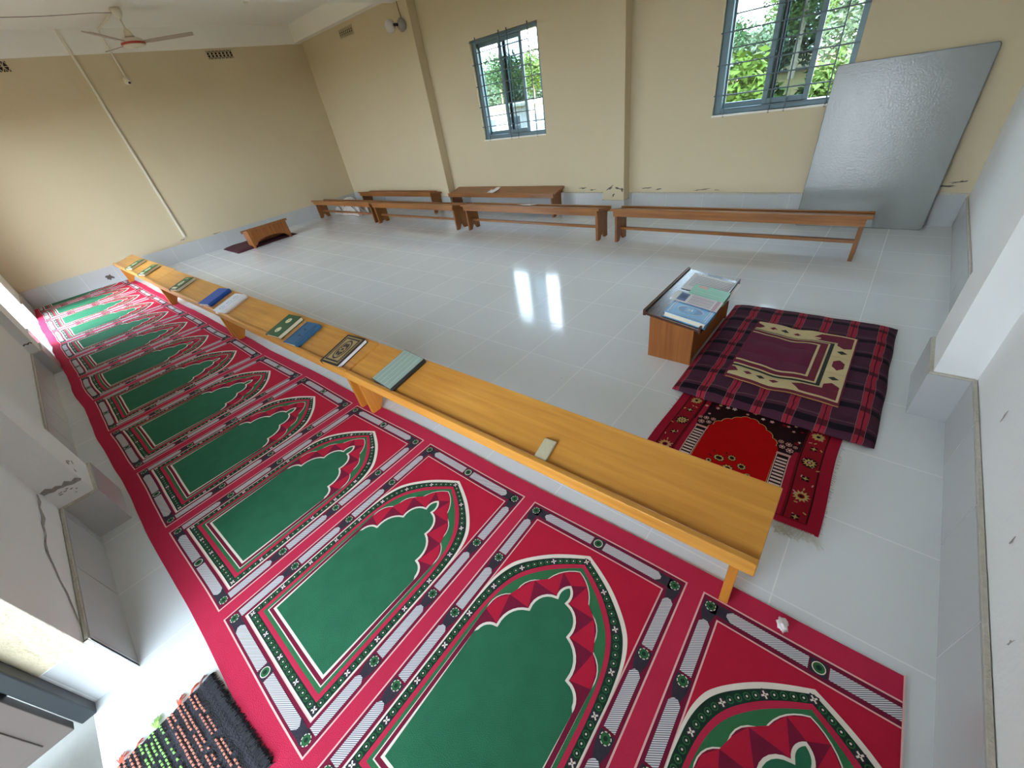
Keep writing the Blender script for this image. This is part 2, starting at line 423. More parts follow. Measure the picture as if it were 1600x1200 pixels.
# skirting tiles, each run a mesh with its grout gaps
def skirt(name, runs, chip=None):
    mb = MB()
    for (axis, face, d, a0, a1, h, off) in runs:
        lo, hi = min(face, face + d), max(face, face + d)
        def bx(p, q, z0, z1, mi, ex=0.0):
            l, h_ = (lo - ex, hi + ex)
            if axis == 'x': mb.box(p, q, l, h_, z0, z1, mi)
            else: mb.box(l, h_, p, q, z0, z1, mi)
        k = math.floor((a0 - off) / 0.4); cuts = [a0]
        while off + k * 0.4 <= a0 + 0.01: k += 1
        while off + k * 0.4 < a1 - 0.01: cuts.append(off + k * 0.4); k += 1
        cuts.append(a1)
        for i in range(len(cuts) - 1):
            bx(cuts[i] + 0.002, cuts[i + 1] - 0.002, 0.0, h, 0)
        bx(a0, a1, 0.0, h - 0.001, 1, -0.0015)
        bx(a0, a1, h - 0.0005, h + 0.008, 2, -0.003)
    if chip: chip(mb)
    return struct(mb.build(name, [M['skirt'], M['grout'], M['mortar'], M['rust']]))
skirt('baseboard_back', [('x', YB, -0.015, XL + 0.016, XR - 0.016, 0.238, -1.527)])
skirt('baseboard_left', [('y', XL, 0.015, YN + 0.016, YB - 0.001, 0.235, 2.08)], lambda mb: stamp(mb, blob(0.37, .10, .045, .035, 14, .4, 77, -.3), XL + .0176, 'y', 3))
skirt('baseboard_right', [('y', XR, -0.015, YN + 0.016, 2.038, 0.218, 1.744), ('y', XR, -0.015, 2.366, YB - 0.016, 0.218, 1.744)])
skirt('baseboard_front', [('x', YN, 0.015, XL + 0.016, D2[0], 0.22, -1.527), ('x', YN, 0.015, D2[1], -5.58, 0.22, -1.527), ('x', YN, 0.015, -5.262, -2.72, 0.22, -1.527), ('x', YN, 0.015, -2.395, D1[0], 0.22, -1.527), ('x', YN, 0.015, D1[1], XR - 0.001, 0.22, -1.527),
                          ('y', D1[0] - 0.012, 0.013, YN - 0.105, YN + 0.015, 0.22, -0.3)])

# beams and columns
def column(name, x0, x1, y0, y1, ztop, m, sk, marks=None):
    mb = MB(); mb.box(x0, x1, y0, y1, 0.0, ztop)
    if sk:
        sx0, sx1, sy0, sy1, h = sk
        mb.box(sx0, sx1, sy0, sy1, 0.0, h, 1)
        mb.box(sx0 + 0.004, sx1 - 0.004, sy0 + 0.004, sy1 - 0.004, h - 0.001, h + 0.007, 2)
    if marks: marks(mb)
    return struct(mb.build(name, [m, M['skirt'], M['mortar'], M['crack'], M['stain']]))
column('trim_2', -5.77, -5.475, 4.65, YB + 0.01, ZC, M['cream'], None)
def c2marks(mb):
    f = 4.648
    for (x, z, rx, rz, s, r_) in [(-2.56, .33, .045, .012, 1, .5), (-2.45, .325, .045, .009, 2, -.2), (-2.52, .25, .03, .008, 3, .9), (-2.40, .31, .012, .03, 4, 0)]:
        stamp(mb, blob(x, z, rx, rz, 14, .6, s, r_), f, 'x', 3)
    for x in (-2.657, -2.379):
        pass
column('trim_3', -2.655, -2.385, 4.65, YB + 0.01, ZC, M['cream'], None, c2marks)
mbk = MB(); mbk.box(-2.668, -2.372, 4.637, YB - 0.016, 0, 0.195); mbk.box(-5.783, -5.462, 4.637, YB - 0.016, 0, 0.215)
struct(mbk.build('baseboard_columns', M['skirt']))
column('trim_4', 0.342, XR + 0.01, 2.053, 2.351, ZC, M['pale'], (0.327, XR - 0.001, 2.038, 2.366, 0.215))
def p1marks(mb):
    f = -2.4085
    stamp(mb, ribbon([(-.578, .318), (-.56, .322), (-.545, .312), (-.53, .316), (-.515, .308), (-.50, .314), (-.485, .302), (-.468, .306), (-.455, .298)], [.008, .011, .01, .012, .01, .012, .009, .01, .006], 6), f, 'y', 4)
    for i, (y, z) in enumerate([(-.535, .287), (-.52, .283), (-.51, .29), (-.5, .28), (-.49, .268), (-.50, .255), (-.54, .278)]):
        stamp(mb, blob(y, z, .006, .003, 8, .6, 40 + i), f, 'y', 4)
    for i, (x, z) in enumerate([(-2.5, .36), (-2.45, .33), (-2.53, .335), (-2.47, .37)]):
        stamp(mb, blob(x, z, .015, .008, 8, .7, 50 + i), -0.4535, 'x', 4)
column('trim_5', -2.70, -2.41, YN - 0.01, -0.455, ZC, M['pale'], (-2.715, -2.395, YN - 0.001, -0.44, 0.215), p1marks)
def p2marks(mb):
    stamp(mb, ribbon([(-.575, .30), (-.56, .31), (-.545, .302), (-.53, .312), (-.52, .30)], .006, 7), -5.2755, 'y', 3)
column('trim_6', -5.565, -5.277, YN - 0.01, -0.515, ZC, M['pale'], (-5.58, -5.262, YN - 0.001, -0.50, 0.215), p2marks)
bm_ = MB(); bm_.box(XL + 0.004, XR, 4.65, YB + 0.01, 2.695, ZC, 0)
struct(bm_.build('trim_7', M['white']))
for i, (x0, x1) in enumerate([(-5.77, -5.475), (-2.655, -2.385)]):
    b_ = MB(); b_.box(x0, x1, YN, 4.65, 2.615, ZC); struct(b_.build('trim_%d' % (8 + i), M['white']))

# ------------------------------------------------------------------ windows
def window(name, x0, x1, z0, z1, yin, sgn, grille=True):
    """sliding window; yin = inner plaster face, sgn = +1 when outdoors is +y"""
    root = empty(name, ((x0 + x1) / 2, yin, z0)); struct(root)
    W = (x1 - x0) / 2; H = z1 - z0
    Y = lambda a, b: (min(a * sgn, b * sgn), max(a * sgn, b * sgn))
    f = MB(); t = 0.045
    y = Y(0.035, 0.115)
    f.box(-W, -W + t + .02, *y, 0, H); f.box(W - t, W, *y, 0, H); f.box(-W + t + .02, W - t, *y, 0, t); f.box(-W + t + .02, W - t, *y, H - t, H)
    f.build('window_frame', M['alum'], root, bevel=0.004)
    s = MB(); s.box(-W, W, *Y(-0.012, 0.035), -0.014, 0.0); s.build('window_sill', M['white'], root)
    # two sashes, the inner one slid to the middle so the panes overlap
    def sash(u0, u1, ya, yb, gm, nm):
        a, b = -W + u0 * 2 * W, -W + u1 * 2 * W
        q = MB(); w = 0.04; yy = Y(ya, yb)
        q.box(a, a + w, *yy, t, H - t); q.box(b - w, b, *yy, t, H - t); q.box(a + w, b - w, *yy, t, t + w); q.box(a + w, b - w, *yy, H - t - w, H - t)
        so = q.build('window_sash', M['alum'], root, bevel=0.003)
        g = MB(); g.box(a + w, b - w, *Y((ya + yb) / 2 - 0.002, (ya + yb) / 2 + 0.002), t + w, H - t - w)
        g.build('window_pane', gm, so)
    sash(0.04, 0.47, 0.080, 0.100, M['glass'], 0)
    sash(0.39, 0.735, 0.046, 0.066, M['glassd'], 1)
    sash(0.66, 0.97, 0.080, 0.100, M['glass'], 2) if False else None
    if grille:
        g = MB(); yg = Y(-0.012, -0.004); n = 10
        verts_u = [0.10, 0.47, 0.585, 0.875]
        for u in verts_u:
            x = -W + u * 2 * W; g.box(x - 0.005, x + 0.005, *yg, -0.02, H + 0.02)
        for k in range(n):
            z = 0.04 + (H - 0.06) * k / (n - 1)
            u0, u1 = ((0.0, 1.0) if k % 2 else (0.10, 0.875))
            g.box(-W + u0 * 2 * W, -W + u1 * 2 * W, *Y(-0.010, -0.002), z - 0.005, z + 0.005)
        g.build('window_grille', M['iron'], root)
    return root
window('window_1', *WIN[0], YB, 1)
window('window_2', *WIN[1], YB, 1)
window('window_added', *W3, YN, -1)  # added out of view to let more light into the room

# door by the camera: black jamb, leaf swung outwards
dr = empty('door_1', (D1[0], YN - 0.11, 0)); struct(dr)
q = MB(); q.box(0.0, 0.045, -0.04, 0.0, 0.0, 2.1); q.box(0.045, 1.23, -0.04, 0.0, 2.05, 2.1); q.box(1.185, 1.23, -0.04, 0.0, 0.0, 2.05)
q.build('door_frame', M['black'], dr, bevel=0.004)
q = MB(); q.box(0.02, 0.052, -1.0, -0.052, 0.012, 2.04)
for (a, b) in ((0.04, 0.62), (0.70, 1.28), (1.36, 1.96)):
    q.box(0.052, 0.056, -0.94, -0.11, a, b)
lf = q.build('door_leaf', M['rust'], dr, bevel=0.004)
q = MB(); q.box(0.010, 0.020, -0.06, -0.044, 0.25, 0.36); q.box(0.010, 0.020, -0.06, -0.044, 1.7, 1.81); q.build('door_hinge', M['black'], dr)
ot = MB(); ot.box(-9.5, 1.6, YN - T - 2.4, YN - T + 0.03, -0.16, -0.03)
struct(ot.build('floor_veranda', M['concrete']))

# ------------------------------------------------------------------ prayer carpet
CX, CY, CT = -6.834, -0.474, 0.02884
PW, PL, PP = 0.627, 1.044, 0.6774
def mir(p, c=PW / 2): return [(2 * c - x, y) for x, y in p][::-1]
def sym(left, apex):     # closed outline: left side from bottom to (excluded) apex, then mirrored
    return left + [apex] + mir(left)
def panel_layers():
    L = []; C = PW / 2
    A = lambda p, m, l: L.append((p, m, l))
    A(rect(0, PW, 0, PL), PINK, 1); A(rect(.005, PW - .005, .005, PL - .005), MAR, 2)
    A(rect(.058, PW - .058, .058, .980), PINK, 3); A(rect(.0625, PW - .0625, .0625, .9755), REDD, 4)
    # charcoal ground, bars and rosettes of the border
    rows = [.030, .270, .527, .766, 1.010]
    def vbar(cx, mirror):
        for k in range(4):
            a, b = rows[k] + .021, rows[k + 1] - .050
            p = [(cx - .016, a), (cx + .016, a), (cx + .016, b - .012), (cx + .006, b), (cx - .006, b), (cx - .016, b - .012)]
            d = [(cx - .018, b - .020), (cx - .010, b - .006), (cx - .017, b + .018), (cx - .020, rows[k + 1] - .022), (cx - .020, rows[k + 1] + .014), (cx + .020, rows[k + 1] + .014), (cx + .020, rows[k + 1] - .022), (cx + .017, b + .018), (cx + .010, b - .006), (cx + .018, b - .020)]
            A(d, NAVY, 3); A(p, BAR, 4)
        for r in rows:
            A(disc(cx, r, .0155, 16), WHT, 5); A(disc(cx, r, .0130, 16), RING, 6)
            for q in range(8):
                A(line((cx + .0120 * math.cos(q * PI / 4), r + .0120 * math.sin(q * PI / 4)), (cx + .0160 * math.cos(q * PI / 4), r + .0160 * math.sin(q * PI / 4)), .004), DKG, 7)
            A(disc(cx, r, .006, 8), DKG, 7)
    vbar(.0315, 0); vbar(PW - .0315, 1)
    for cy in (.0295, 1.010):
        for s in (-1, 1):
            a, b = C + s * .024, C + s * .235
            p = [(a, cy - .0165), (b - s * .014, cy - .0165), (b, cy - .005), (b, cy + .005), (b - s * .014, cy + .0165), (a, cy + .0165)]
            d = [(b - s * .022, cy - .019), (b - s * .006, cy), (b - s * .022, cy + .019), (b + s * .02, cy + .017), (b + s * .045, cy + .020), (b + s * .045, cy - .020), (b + s * .02, cy - .017)]
            A(d, NAVY, 3); A(p, BAR, 4)
        A(rect(C - .021, C + .021, cy - .020, cy + .020), NAVY, 3)
        A(disc(C, cy, .0165, 16), WHT, 5); A(disc(C, cy, .0140, 16), RING, 6); A(disc(C, cy, .007, 8), DKG, 7)
    # arch: white outline, dotted dark band, red band, green band
    def arch(u, vb, pts, apex):
        left = [(u, vb)] + pts
        return sym(left, apex)
    def smooth(pts, n=5):
        out = []
        P = [Vector(p) for p in pts]
        for i in range(len(P) - 1):
            p0 = P[max(0, i - 1)]; p1 = P[i]; p2 = P[i + 1]; p3 = P[min(len(P) - 1, i + 2)]
            for k in range(n):
                t = k / n
                out.append(tuple(0.5 * ((2 * p1) + (p2 - p0) * t + (2 * p0 - 5 * p1 + 4 * p2 - p3) * t * t + (3 * p1 - p0 - 3 * p2 + p3) * t ** 3)))
        return out
    o_l = smooth([(.0600, .62), (.066, .705), (.083, .765), (.110, .806), (.155, .851), (.203, .889), (.258, .922), (C, .950)])
    outer = arch(.060, .0625, o_l, (C, .950))
    A(outer, WHT, 5)
    dk_l = smooth([(.0645, .60), (.073, .690), (.092, .752), (.119, .795), (.162, .838), (.209, .875), (.262, .908), (C, .936)])
    dark = arch(.0645, .068, dk_l, (C, .936)); A(dark, DKG, 6)
    rd_l = smooth([(.0890, .52), (.093, .60), (.103, .672), (.122, .732), (.150, .780), (.200, .834), (.255, .876), (C, .911)])
    redb = arch(.089, .095, rd_l, (C, .911)); A(redb, RED, 7)
    g_l = smooth([(.1030, .52), (.1055, .60), (.116, .668), (.134, .722), (.162, .768), (.208, .818), (.260, .860), (C, .896)])
    A(arch(.103, .110, g_l, (C, .896)), GRN2, 8)
    # scalloped thin line
    def scal(side_u, vb, pts, apex, n=7):
        left = [(side_u, vb), (side_u, pts[0][1])]
        for i in range(0, len(pts) - 2, 2): left += arc3(pts[i], pts[i + 1], pts[i + 2], n)
        return sym(left, apex)
    thin = scal(.1140, .123, [(.114, .600), (.126, .660), (.166, .689), (.182, .757), (.228, .783), (.262, .846), (C, .880)], (C, .880))
    A(thin, WHT, 9); A(inset(thin, .0035), MAR, 10)
    inner_o = scal(.1290, .139, [(.129, .520), (.146, .566), (.176, .579), (.196, .651), (.234, .677), (.258, .748), (.291, .762), (.295, .800), (C, .818)], (C, .818))
    # lozenges of brighter red between the thin line and the white scallops
    def pick(poly, n, lo, hi):
        seg = [p for p in poly if p[1] > lo and p[0] <= C + 1e-6]
        return [seg[int(round(i * (len(seg) - 1) / (n - 1)))] for i in range(n)]
    a_ = pick(thin, 8, .60, 0); b_ = pick(inner_o, 8, .55, 0)
    for i in range(7):
        for f in (lambda p: p, mir):
            tri = f([Vector(a_[i]).lerp(Vector(b_[i]), .06)[:], Vector(a_[i + 1]).lerp(Vector(b_[i + 1]), .06)[:], Vector(b_[i + 1]).lerp(Vector(a_[i + 1]), .02)[:]] if i % 2 == 0 else
                    [Vector(a_[i]).lerp(Vector(b_[i]), .06)[:], Vector(a_[i + 1]).lerp(Vector(b_[i + 1]), .06)[:], Vector(b_[i]).lerp(Vector(a_[i]), .02)[:]])
            A([tuple(q) for q in tri], REDD, 11)
    A(inner_o, WHT, 12); A(inset(inner_o, .0085), GRN, 13)
    # dotted band: green rings with white dots and four-petal flowers
    mid = [((p[0] + q_[0]) / 2, (p[1] + q_[1]) / 2) for p, q_ in zip(dark, redb)]
    path = mid + [mid[0]]
    cum = [0.0]
    for i in range(len(path) - 1): cum.append(cum[-1] + (Vector(path[i + 1]) - Vector(path[i])).length)
    tot = cum[-1]; n = int(round(tot / .0235)); n -= n % 5; j = 0
    for k in range(n):
        s = tot * (k + 0.0) / n
        while cum[j + 1] < s: j += 1
        t = (s - cum[j]) / max(1e-6, cum[j + 1] - cum[j]); p = Vector(path[j]).lerp(Vector(path[j + 1]), t)
        if k % 5 == 0:
            A(rect(p.x - .011, p.x + .011, p.y - .011, p.y + .011), NAVY, 7)
            A(line((p.x - .0065, p.y - .0065), (p.x + .0065, p.y + .0065), .0042), WHT, 8); A(line((p.x - .0065, p.y + .0065), (p.x + .0065, p.y - .0065), .0042), WHT, 9)
            A(disc(p.x, p.y, .0018, 6), NAVY, 10)
        else:
            A(disc(p.x, p.y, .0098, 8), RING, 7); A(disc(p.x, p.y, .0068, 8), DKG, 8); A(disc(p.x, p.y, .0028, 6), WHT, 9)
    return L
def carpet_drape(x, y):
    """folds in the printed cloth: stronger far from the camera; x, y carpet-local"""
    k = min(1.0, max(0.0, (5.2 - x) / 3.0))
    edge = min(1.0, max(0.0, (0.95 - y) / 0.25))
    w = 0.0030 * math.sin(9.3 * x + 1.2 * math.sin(3 * y)) + 0.010 * max(0.0, noise.noise((x * 1.8, y * 1.0, 0.3)))
    z = 0.005 + edge * (0.0045 * k + k * w)
    return max(0.0045, z)
def carpet_wob(x, y):
    k = min(1.0, max(0.0, (6.0 - x) / 4.0))
    return y + k * (0.012 * noise.noise((x * 2.3, 0.2, 4)) + .006 * noise.noise((x * 5.5, 0.7, 9))) * (1.0 if y < 0.5 else 0.5) + 0.004 * math.sin(5 * x)
mbc = MB()
X0, X1 = -1.70, 7.262
# ground cloth, gridded
nx, ny = 220, 28; y0c, y1c = -0.068, PL + 0.068
DZ = 0.00036
def cpt(x, y, lev=0): 
    return (x, carpet_wob(x, y), carpet_drape(x, y) + lev * DZ)
vs = []; fs = []
for i in range(nx + 1):
    for j in range(ny + 1):
        vs.append(cpt(X0 + (X1 - X0) * i / nx, y0c + (y1c - y0c) * j / ny))
for i in range(nx):
    for j in range(ny):
        a = i * (ny + 1) + j; fs.append((a, a + ny + 1, a + ny + 2, a + 1))
mbc.add(vs, fs, RED)
for j_, yy in ((0, y0c), (ny, y1c)):       # turned-down hems
    vs = []; fs = []
    for i in range(nx + 1):
        p = cpt(X0 + (X1 - X0) * i / nx, yy); vs += [p, (p[0], p[1], 0.0005)]
    for i in range(nx): fs.append((2 * i, 2 * i + 2, 2 * i + 3, 2 * i + 1))
    mbc.add(vs, fs, MAR)
for xx in (X0, X1):
    vs = []; fs = []
    for j in range(ny + 1):
        p = cpt(xx, y0c + (y1c - y0c) * j / ny); vs += [p, (p[0], p[1], 0.0005)]
    for j in range(ny): fs.append((2 * j, 2 * j + 2, 2 * j + 3, 2 * j + 1))
    mbc.add(vs, fs, WHT)
pbm = layer_bm(panel_layers(), 1.0, frange(0, PW, .042), frange(0, PL, .042))
for i in range(-3, 11):
    ox = PP * i; bm2 = pbm.copy()
    if ox < X0: bmesh.ops.bisect_plane(bm2, geom=bm2.verts[:] + bm2.edges[:] + bm2.faces[:], plane_co=(X0 - ox, 0, 0), plane_no=(1, 0, 0), clear_inner=True)
    if ox + PW > X1: bmesh.ops.bisect_plane(bm2, geom=bm2.verts[:] + bm2.edges[:] + bm2.faces[:], plane_co=(X1 - .003 - ox, 0, 0), plane_no=(1, 0, 0), clear_outer=True)
    v, f, m_ = bm_raw(bm2); bm2.free()
    o = len(mbc.v)
    mbc.v += [cpt(p[0] + ox, p[1], p[2]) for p in v]
    mbc.f += [tuple(k + o for k in q) for q in f]; mbc.m += m_
pbm.free()
vs = []; fs = []
for j in range(ny + 1):
    y = y0c + (y1c - y0c) * j / ny; vs += [cpt(X1 - .004, y, 15), cpt(X1, y, 15)]
for j in range(ny): fs.append((2 * j, 2 * j + 1, 2 * j + 3, 2 * j + 2))
mbc.add(vs, fs, PINK)
def build_raw(mb, name, mats, parent=None, smooth=False):
    me = bpy.data.meshes.new(name); me.from_pydata(mb.v, [], mb.f)
    for m in mats: me.materials.append(m)
    me.polygons.foreach_set('material_index', mb.m)
    if smooth: me.polygons.foreach_set('use_smooth', [True] * len(me.polygons))
    me.update(); o = bpy.data.objects.new(name, me); col.objects.link(o)
    if parent is not None: o.parent = parent
    return o
carpet = build_raw(mbc, 'prayer_carpet', CARP)
carpet.location = (CX, CY, 0); carpet.rotation_euler = (0, 0, CT)
tag(carpet, 'long red prayer carpet with a row of green arches running along the near wall', 'carpet')

# ------------------------------------------------------------------ low sloping desks
def desk_parts(root, L, mt, mz, stretcher=True):
    t = MB(); t.prism([(0.023, 0.264), (0.265, 0.316), (0.265, 0.338), (0.023, 0.286)], 0, L, 'x'); t.build('tabletop', mt, root, bevel=0.002)
    t = MB(); t.box(0, L, 0, 0.022, 0.247, 0.302); t.build('front_lip', mt, root, bevel=0.003)
    t = MB(); t.box(0.03, L - 0.03, 0.232, 0.252, 0.262, 0.3125); t.build('back_apron', mt, root, bevel=0.002)
    prof = [(0.028, 0), (0.082, 0), (0.128, 0.075), (0.178, 0), (0.230, 0), (0.230, 0.3075), (0.024, 0.2635)]
    for x in (0.036, L - 0.062):
        t = MB(); t.prism(prof, x, x + 0.026, 'x'); t.build('leg', mz, root, bevel=0.0015)
    if stretcher:
        t = MB(); t.box(0.062, L - 0.062, 0.118, 0.152, 0.108, 0.132); t.build('stretcher', mt, root, bevel=0.002)
def desk(x, y, z, L, rz, mt, mz, label, group):
    r = empty('low_desk', (x, y, z), rz); desk_parts(r, L, mt, mz); tag(r, label, 'desk', group); return r
G1 = 'desks along the prayer carpet'; G2 = 'desks in the front row by the window wall'
def near_desk(xa, xb, lab):
    ya, yb = 0.74 + .0285 * xa, 0.74 + .0285 * xb
    if xa < -6.1: ya -= .01
    L = math.hypot(xb - xa, yb - ya)
    return desk(xa, ya, 0.0078, L, math.atan2(yb - ya, xb - xa), M['wood'], M['woodz'], lab, G1)
near_desk(-2.013, 0.014, 'honey-coloured low desk nearest the camera, holding a grey striped book and beige block')
near_desk(-4.105, -2.030, 'honey-coloured low desk second from the camera, holding a black and gold book')
near_desk(-6.135, -4.120, 'low desk third from the camera, holding a plain bright blue book and one green book')
near_desk(-8.335, -6.150, 'low desk against the left wall at the carpet end, holding two green books')
def back_desk(xa, xb, yfront, lab, g=G2, face=-1):
    L = xb - xa
    if face < 0:    # high edge towards the room
        return desk(xb, yfront + 0.266, 0, L, PI, M['oak'], M['oakz'], lab, g)
    return desk(xa, yfront, 0, L, 0, M['oak'], M['oakz'], lab, g)
back_desk(-8.515, -6.475, 3.750, 'brown low desk at the far left corner with a blanket heaped behind it')
back_desk(-6.425, -4.395, 3.735, 'brown low desk just right of the one hiding the heaped blanket')
back_desk(-4.275, -2.205, 3.765, 'brown low desk with a white sheet of paper, in front of the left window')
back_desk(-2.085, -0.045, 3.775, 'brown low desk standing in front of the leaning whiteboard')
back_desk(-7.87, -5.66, 4.415, 'brown low desk standing against the wall left of the left column', 'desks against the window wall')
back_desk(-5.33, -3.29, 4.495, 'brown low desk under the left window with torn white paper on top', 'desks against the window wall', 1)

# teachers' desks
def teacher_desk(loc, rz, label, arch, mt, mp):
    """local: x across (0 = students' side, high), y along"""
    r = empty('teacher_desk', loc, rz)
    L, W_ = 0.64, 0.25
    zt = lambda x: 0.290 - 0.155 * x
    t = MB(); a, b = -0.034, W_ + 0.036
    t.prism([(a, zt(a) - .018), (b, zt(b) - .018), (b, zt(b)), (a, zt(a))], -0.016, L + 0.016, 'y'); t.build('tabletop', mt, r, bevel=0.002)
    t = MB(); t.prism([(a - .002, zt(a) - .024), (a + .014, zt(a) - .024), (a + .014, zt(a) + .011), (a - .002, zt(a) + .011)], -0.018, L + 0.018, 'y'); t.build('edge_strip', mt, r, bevel=0.002)
    t = MB(); t.prism([(b - .010, zt(b) - .024), (b + .002, zt(b) - .024), (b + .002, zt(b) + .018), (b - .010, zt(b) + .018)], -0.018, L + 0.018, 'y'); t.build('book_stop', mt, r, bevel=0.002)
    for y in (0.0, L - 0.022):
        t = MB(); t.prism([(0, 0), (W_, 0), (W_, zt(W_) - .0185), (0, zt(0) - .0185)], y, y + 0.022, 'y'); t.build('side_panel', mp, r, bevel=0.002)
    x = W_ - 0.022
    t = MB(); t.prism([(x, 0.02), (x + .018, 0.02), (x + .018, zt(x + .018) - .0185), (x, zt(x) - .0185)], 0.0225, L - 0.0225, 'y'); t.build('apron', mp, r)
    pr = [(0.0225, zt(.012) - .021)]
    n = 12
    pr = [(0.0225, 0.02 if arch else 0.0), (0.06, 0.02 if arch else 0.0)]
    if arch:
        pr = [(0.0225, 0.04), (0.05, 0.04)] + [(0.05 + (L - 0.1) * i / n, 0.04 + 0.085 * math.sin(PI * i / n) ** 0.45) for i in range(1, n)] + [(L - 0.05, 0.04), (L - 0.0225, 0.04)]
    else:
        pr = [(0.0225, 0.02), (L - 0.0225, 0.02)]
    pr += [(L - 0.0225, zt(.014) - .0195), (0.0225, zt(.014) - .0195)]
    t = MB(); t.prism(pr, 0.004, 0.02, 'x'); t.build('front_panel', mp, r)
    tag(r, label, 'desk'); return r
teacher_desk((-0.845, 1.985, 0), 0, "small dark-topped wooden desk beside the plaid cushion, topped with books and papers", False, M['walnut'], M['teak'])
td2 = teacher_desk((-7.70, 2.83, 0), PI, "small reddish-brown desk with arched front standing near the left wall", True, M['oak'], M['teak'])

# ------------------------------------------------------------------ books
def book(loc, rz, W_, L_, H_, cover, pages, label, cat='book', tilt=None, group=None, deco=None, spine=-1, dm=None, rounded=True):
    """closed book lying flat: spine along y at x = spine*W/2; deco = list of polygons on the cover in (-W/2..W/2, -L/2..L/2)"""
    r = empty('book', loc); 
    R_ = Matrix.Rotation(tilt or 0.0, 4, 'X') if tilt else Matrix.Identity(4)
    r.rotation_euler = (Matrix.Rotation(GROW, 4, 'Z') @ R_ @ Matrix.Rotation(rz - GROW, 4, 'Z')).to_euler()
    w, l = W_ / 2, L_ / 2; t = min(0.0035, H_ * 0.18)
    c = MB(); s = spine
    c.box(-w, w, -l, l, 0, t); c.box(-w, w, -l, l, H_ - t, H_)
    if rounded:
        pr = [(s * (w - .004), 0)] + [(s * (w - .004 + .009 * math.sin(PI * k / 8)), H_ * k / 8) for k in range(1, 8)] + [(s * (w - .004), H_), (s * (w - .010), H_), (s * (w - .010), 0)]
        c.prism(pr, -l, l, 'y')
    else: c.box(min(s * w, s * (w - t)), max(s * w, s * (w - t)), -l, l, t, H_ - t)
    c.build('cover', cover, r, bevel=0.0012)
    p = MB(); a, b = sorted((s * (w - .009), -s * (w - .005))); p.box(a, b, -l + .005, l - .005, t + .0002, H_ - t - .0002)
    p.build('pages', pages, r)
    for dg in ((deco if isinstance(deco[0], list) else [deco]) if deco else []):
        bm = layer_bm(dg, 0.00035); v, f, m_ = bm_raw(bm); bm.free()
        d = MB(); d.v = [(q[0], q[1], q[2] + H_ + .0002) for q in v]; d.f = f; d.m = m_
        build_raw(d, 'cover_print', dm, r)
    tag(r, label, cat, group); return r
GROW = 0.0285
TILT = math.atan2(0.052, 0.242)
def on_desk(x, v):
    """point on the near row's sloping tops: v = distance from the lip"""
    y = 0.74 + .0285 * x + v
    return (x, y, 0.0078 + 0.286 + (v - 0.023) * 0.2149 + 0.0015)
def sq(x, y, s=1.0, seed=0):
    """a squiggle of pen-like strokes standing for illegible lettering"""
    r = random.Random(seed); out = []
    px, py = x, y
    for k in range(5):
        qx, qy = px + (r.random() - .3) * .012 * s, py + (r.random() - .5) * .016 * s
        out.append(line((px, py), (qx, qy), .0028 * s)); px, py = qx, qy
    return out
GB = 'books along the near row of desks'
# 1 grey-green striped soft book
stripes = [(rect(-.086, .086, -.116, .116), 3, 1)]
for k in range(15):
    u = -.084 + .168 * k / 14
    stripes.append((line((u * .96, -.113), (u * .96 + .002 * math.sin(k), .113), .0016 + .0012 * ((k * 7) % 3)), k % 3, 2))
book(on_desk(-1.684, .140), math.radians(-3), .178, .238, .026, M['bookblack'], M['pagew'], 'grey-green striped book with black edges at the left end of the nearest desk', tilt=TILT, group=GB, deco=stripes,
     dm=[mat('pale_stripe', (186, 198, 188), .5), mat('olive_stripe', (128, 148, 124), .5), mat('slate_stripe', (132, 150, 146), .5), mat('grey_green_marbled_cover', (152, 168, 156), 0.45, 0.2, 14, stretch=(18, 1, 1))], spine=1)
mb_ = MB()
# 2 black and gold
dec = [(rect(-.072, .072, -.104, .104), 0, 1), (rect(-.064, .064, -.096, .096), 1, 2), (rect(-.054, .054, -.084, .084), 0, 3), (disc(0, 0, .044, 24, .078), 1, 4), (disc(0, 0, .036, 20, .066), 0, 5), (disc(0, 0, .030, 20, .056), 1, 6), (star(0, 0, .030, 8, .55), 0, 7), (disc(0, 0, .011, 10), 1, 8), (star(0, .05, .011, 4, .4), 0, 9), (star(0, -.05, .011, 4, .4), 0, 9)]
for k in range(14):
    dec.append((rect(-.070, -.066, -.10 + k * .0148, -.093 + k * .0148), 1, 4)); dec.append((rect(.066, .070, -.10 + k * .0148, -.093 + k * .0148), 1, 4))
book(on_desk(-2.19, .120), math.radians(6), .178, .236, .027, M['bookblack'], M['pagew'], 'black book with gold medallion cover and bright white page edges', tilt=TILT, group=GB, deco=dec, dm=[M['gold'], M['bookblack']], spine=-1, rounded=False)
# 3 slate blue
dec = [(rect(-.062, -.054, -.095, .095), 0, 1), (rect(.050, .058, -.095, .095), 0, 1)] + [(p, 0, 1) for p in sq(-.01, .03, 2.2, 1)] + [(p, 0, 1) for p in sq(-.01, -.03, 2.2, 2)]
book(on_desk(-2.695, .115), math.radians(7), .150, .212, .030, M['denim'], M['pagew'], 'slate blue hardback lying between a green book and the black gold book', tilt=TILT, group=GB, deco=dec, dm=[M['navy']], spine=1)
# 4 green with two ivory ovals
def ovals(rx, ry, off, sd):
    o = []
    for s in (-1, 1):
        o += [(star(0, s * off, rx, 10, .86) if False else disc(0, s * off, rx, 14, ry), 0, 1)] + [(p, 1, 2) for p in sq(-.006, s * off, 1.3, sd + s)]
    return o
book(on_desk(-2.965, .118), math.radians(8), .165, .218, .030, M['green'], M['page'], 'green book with two ivory oval labels, lying next to the slate blue book', tilt=TILT, group=GB, deco=[ovals(.026, .026, .048, 5)[:6], ovals(.026, .026, .048, 5)[6:]], dm=[M['ivory'], M['green'], M['silver']], spine=-1)
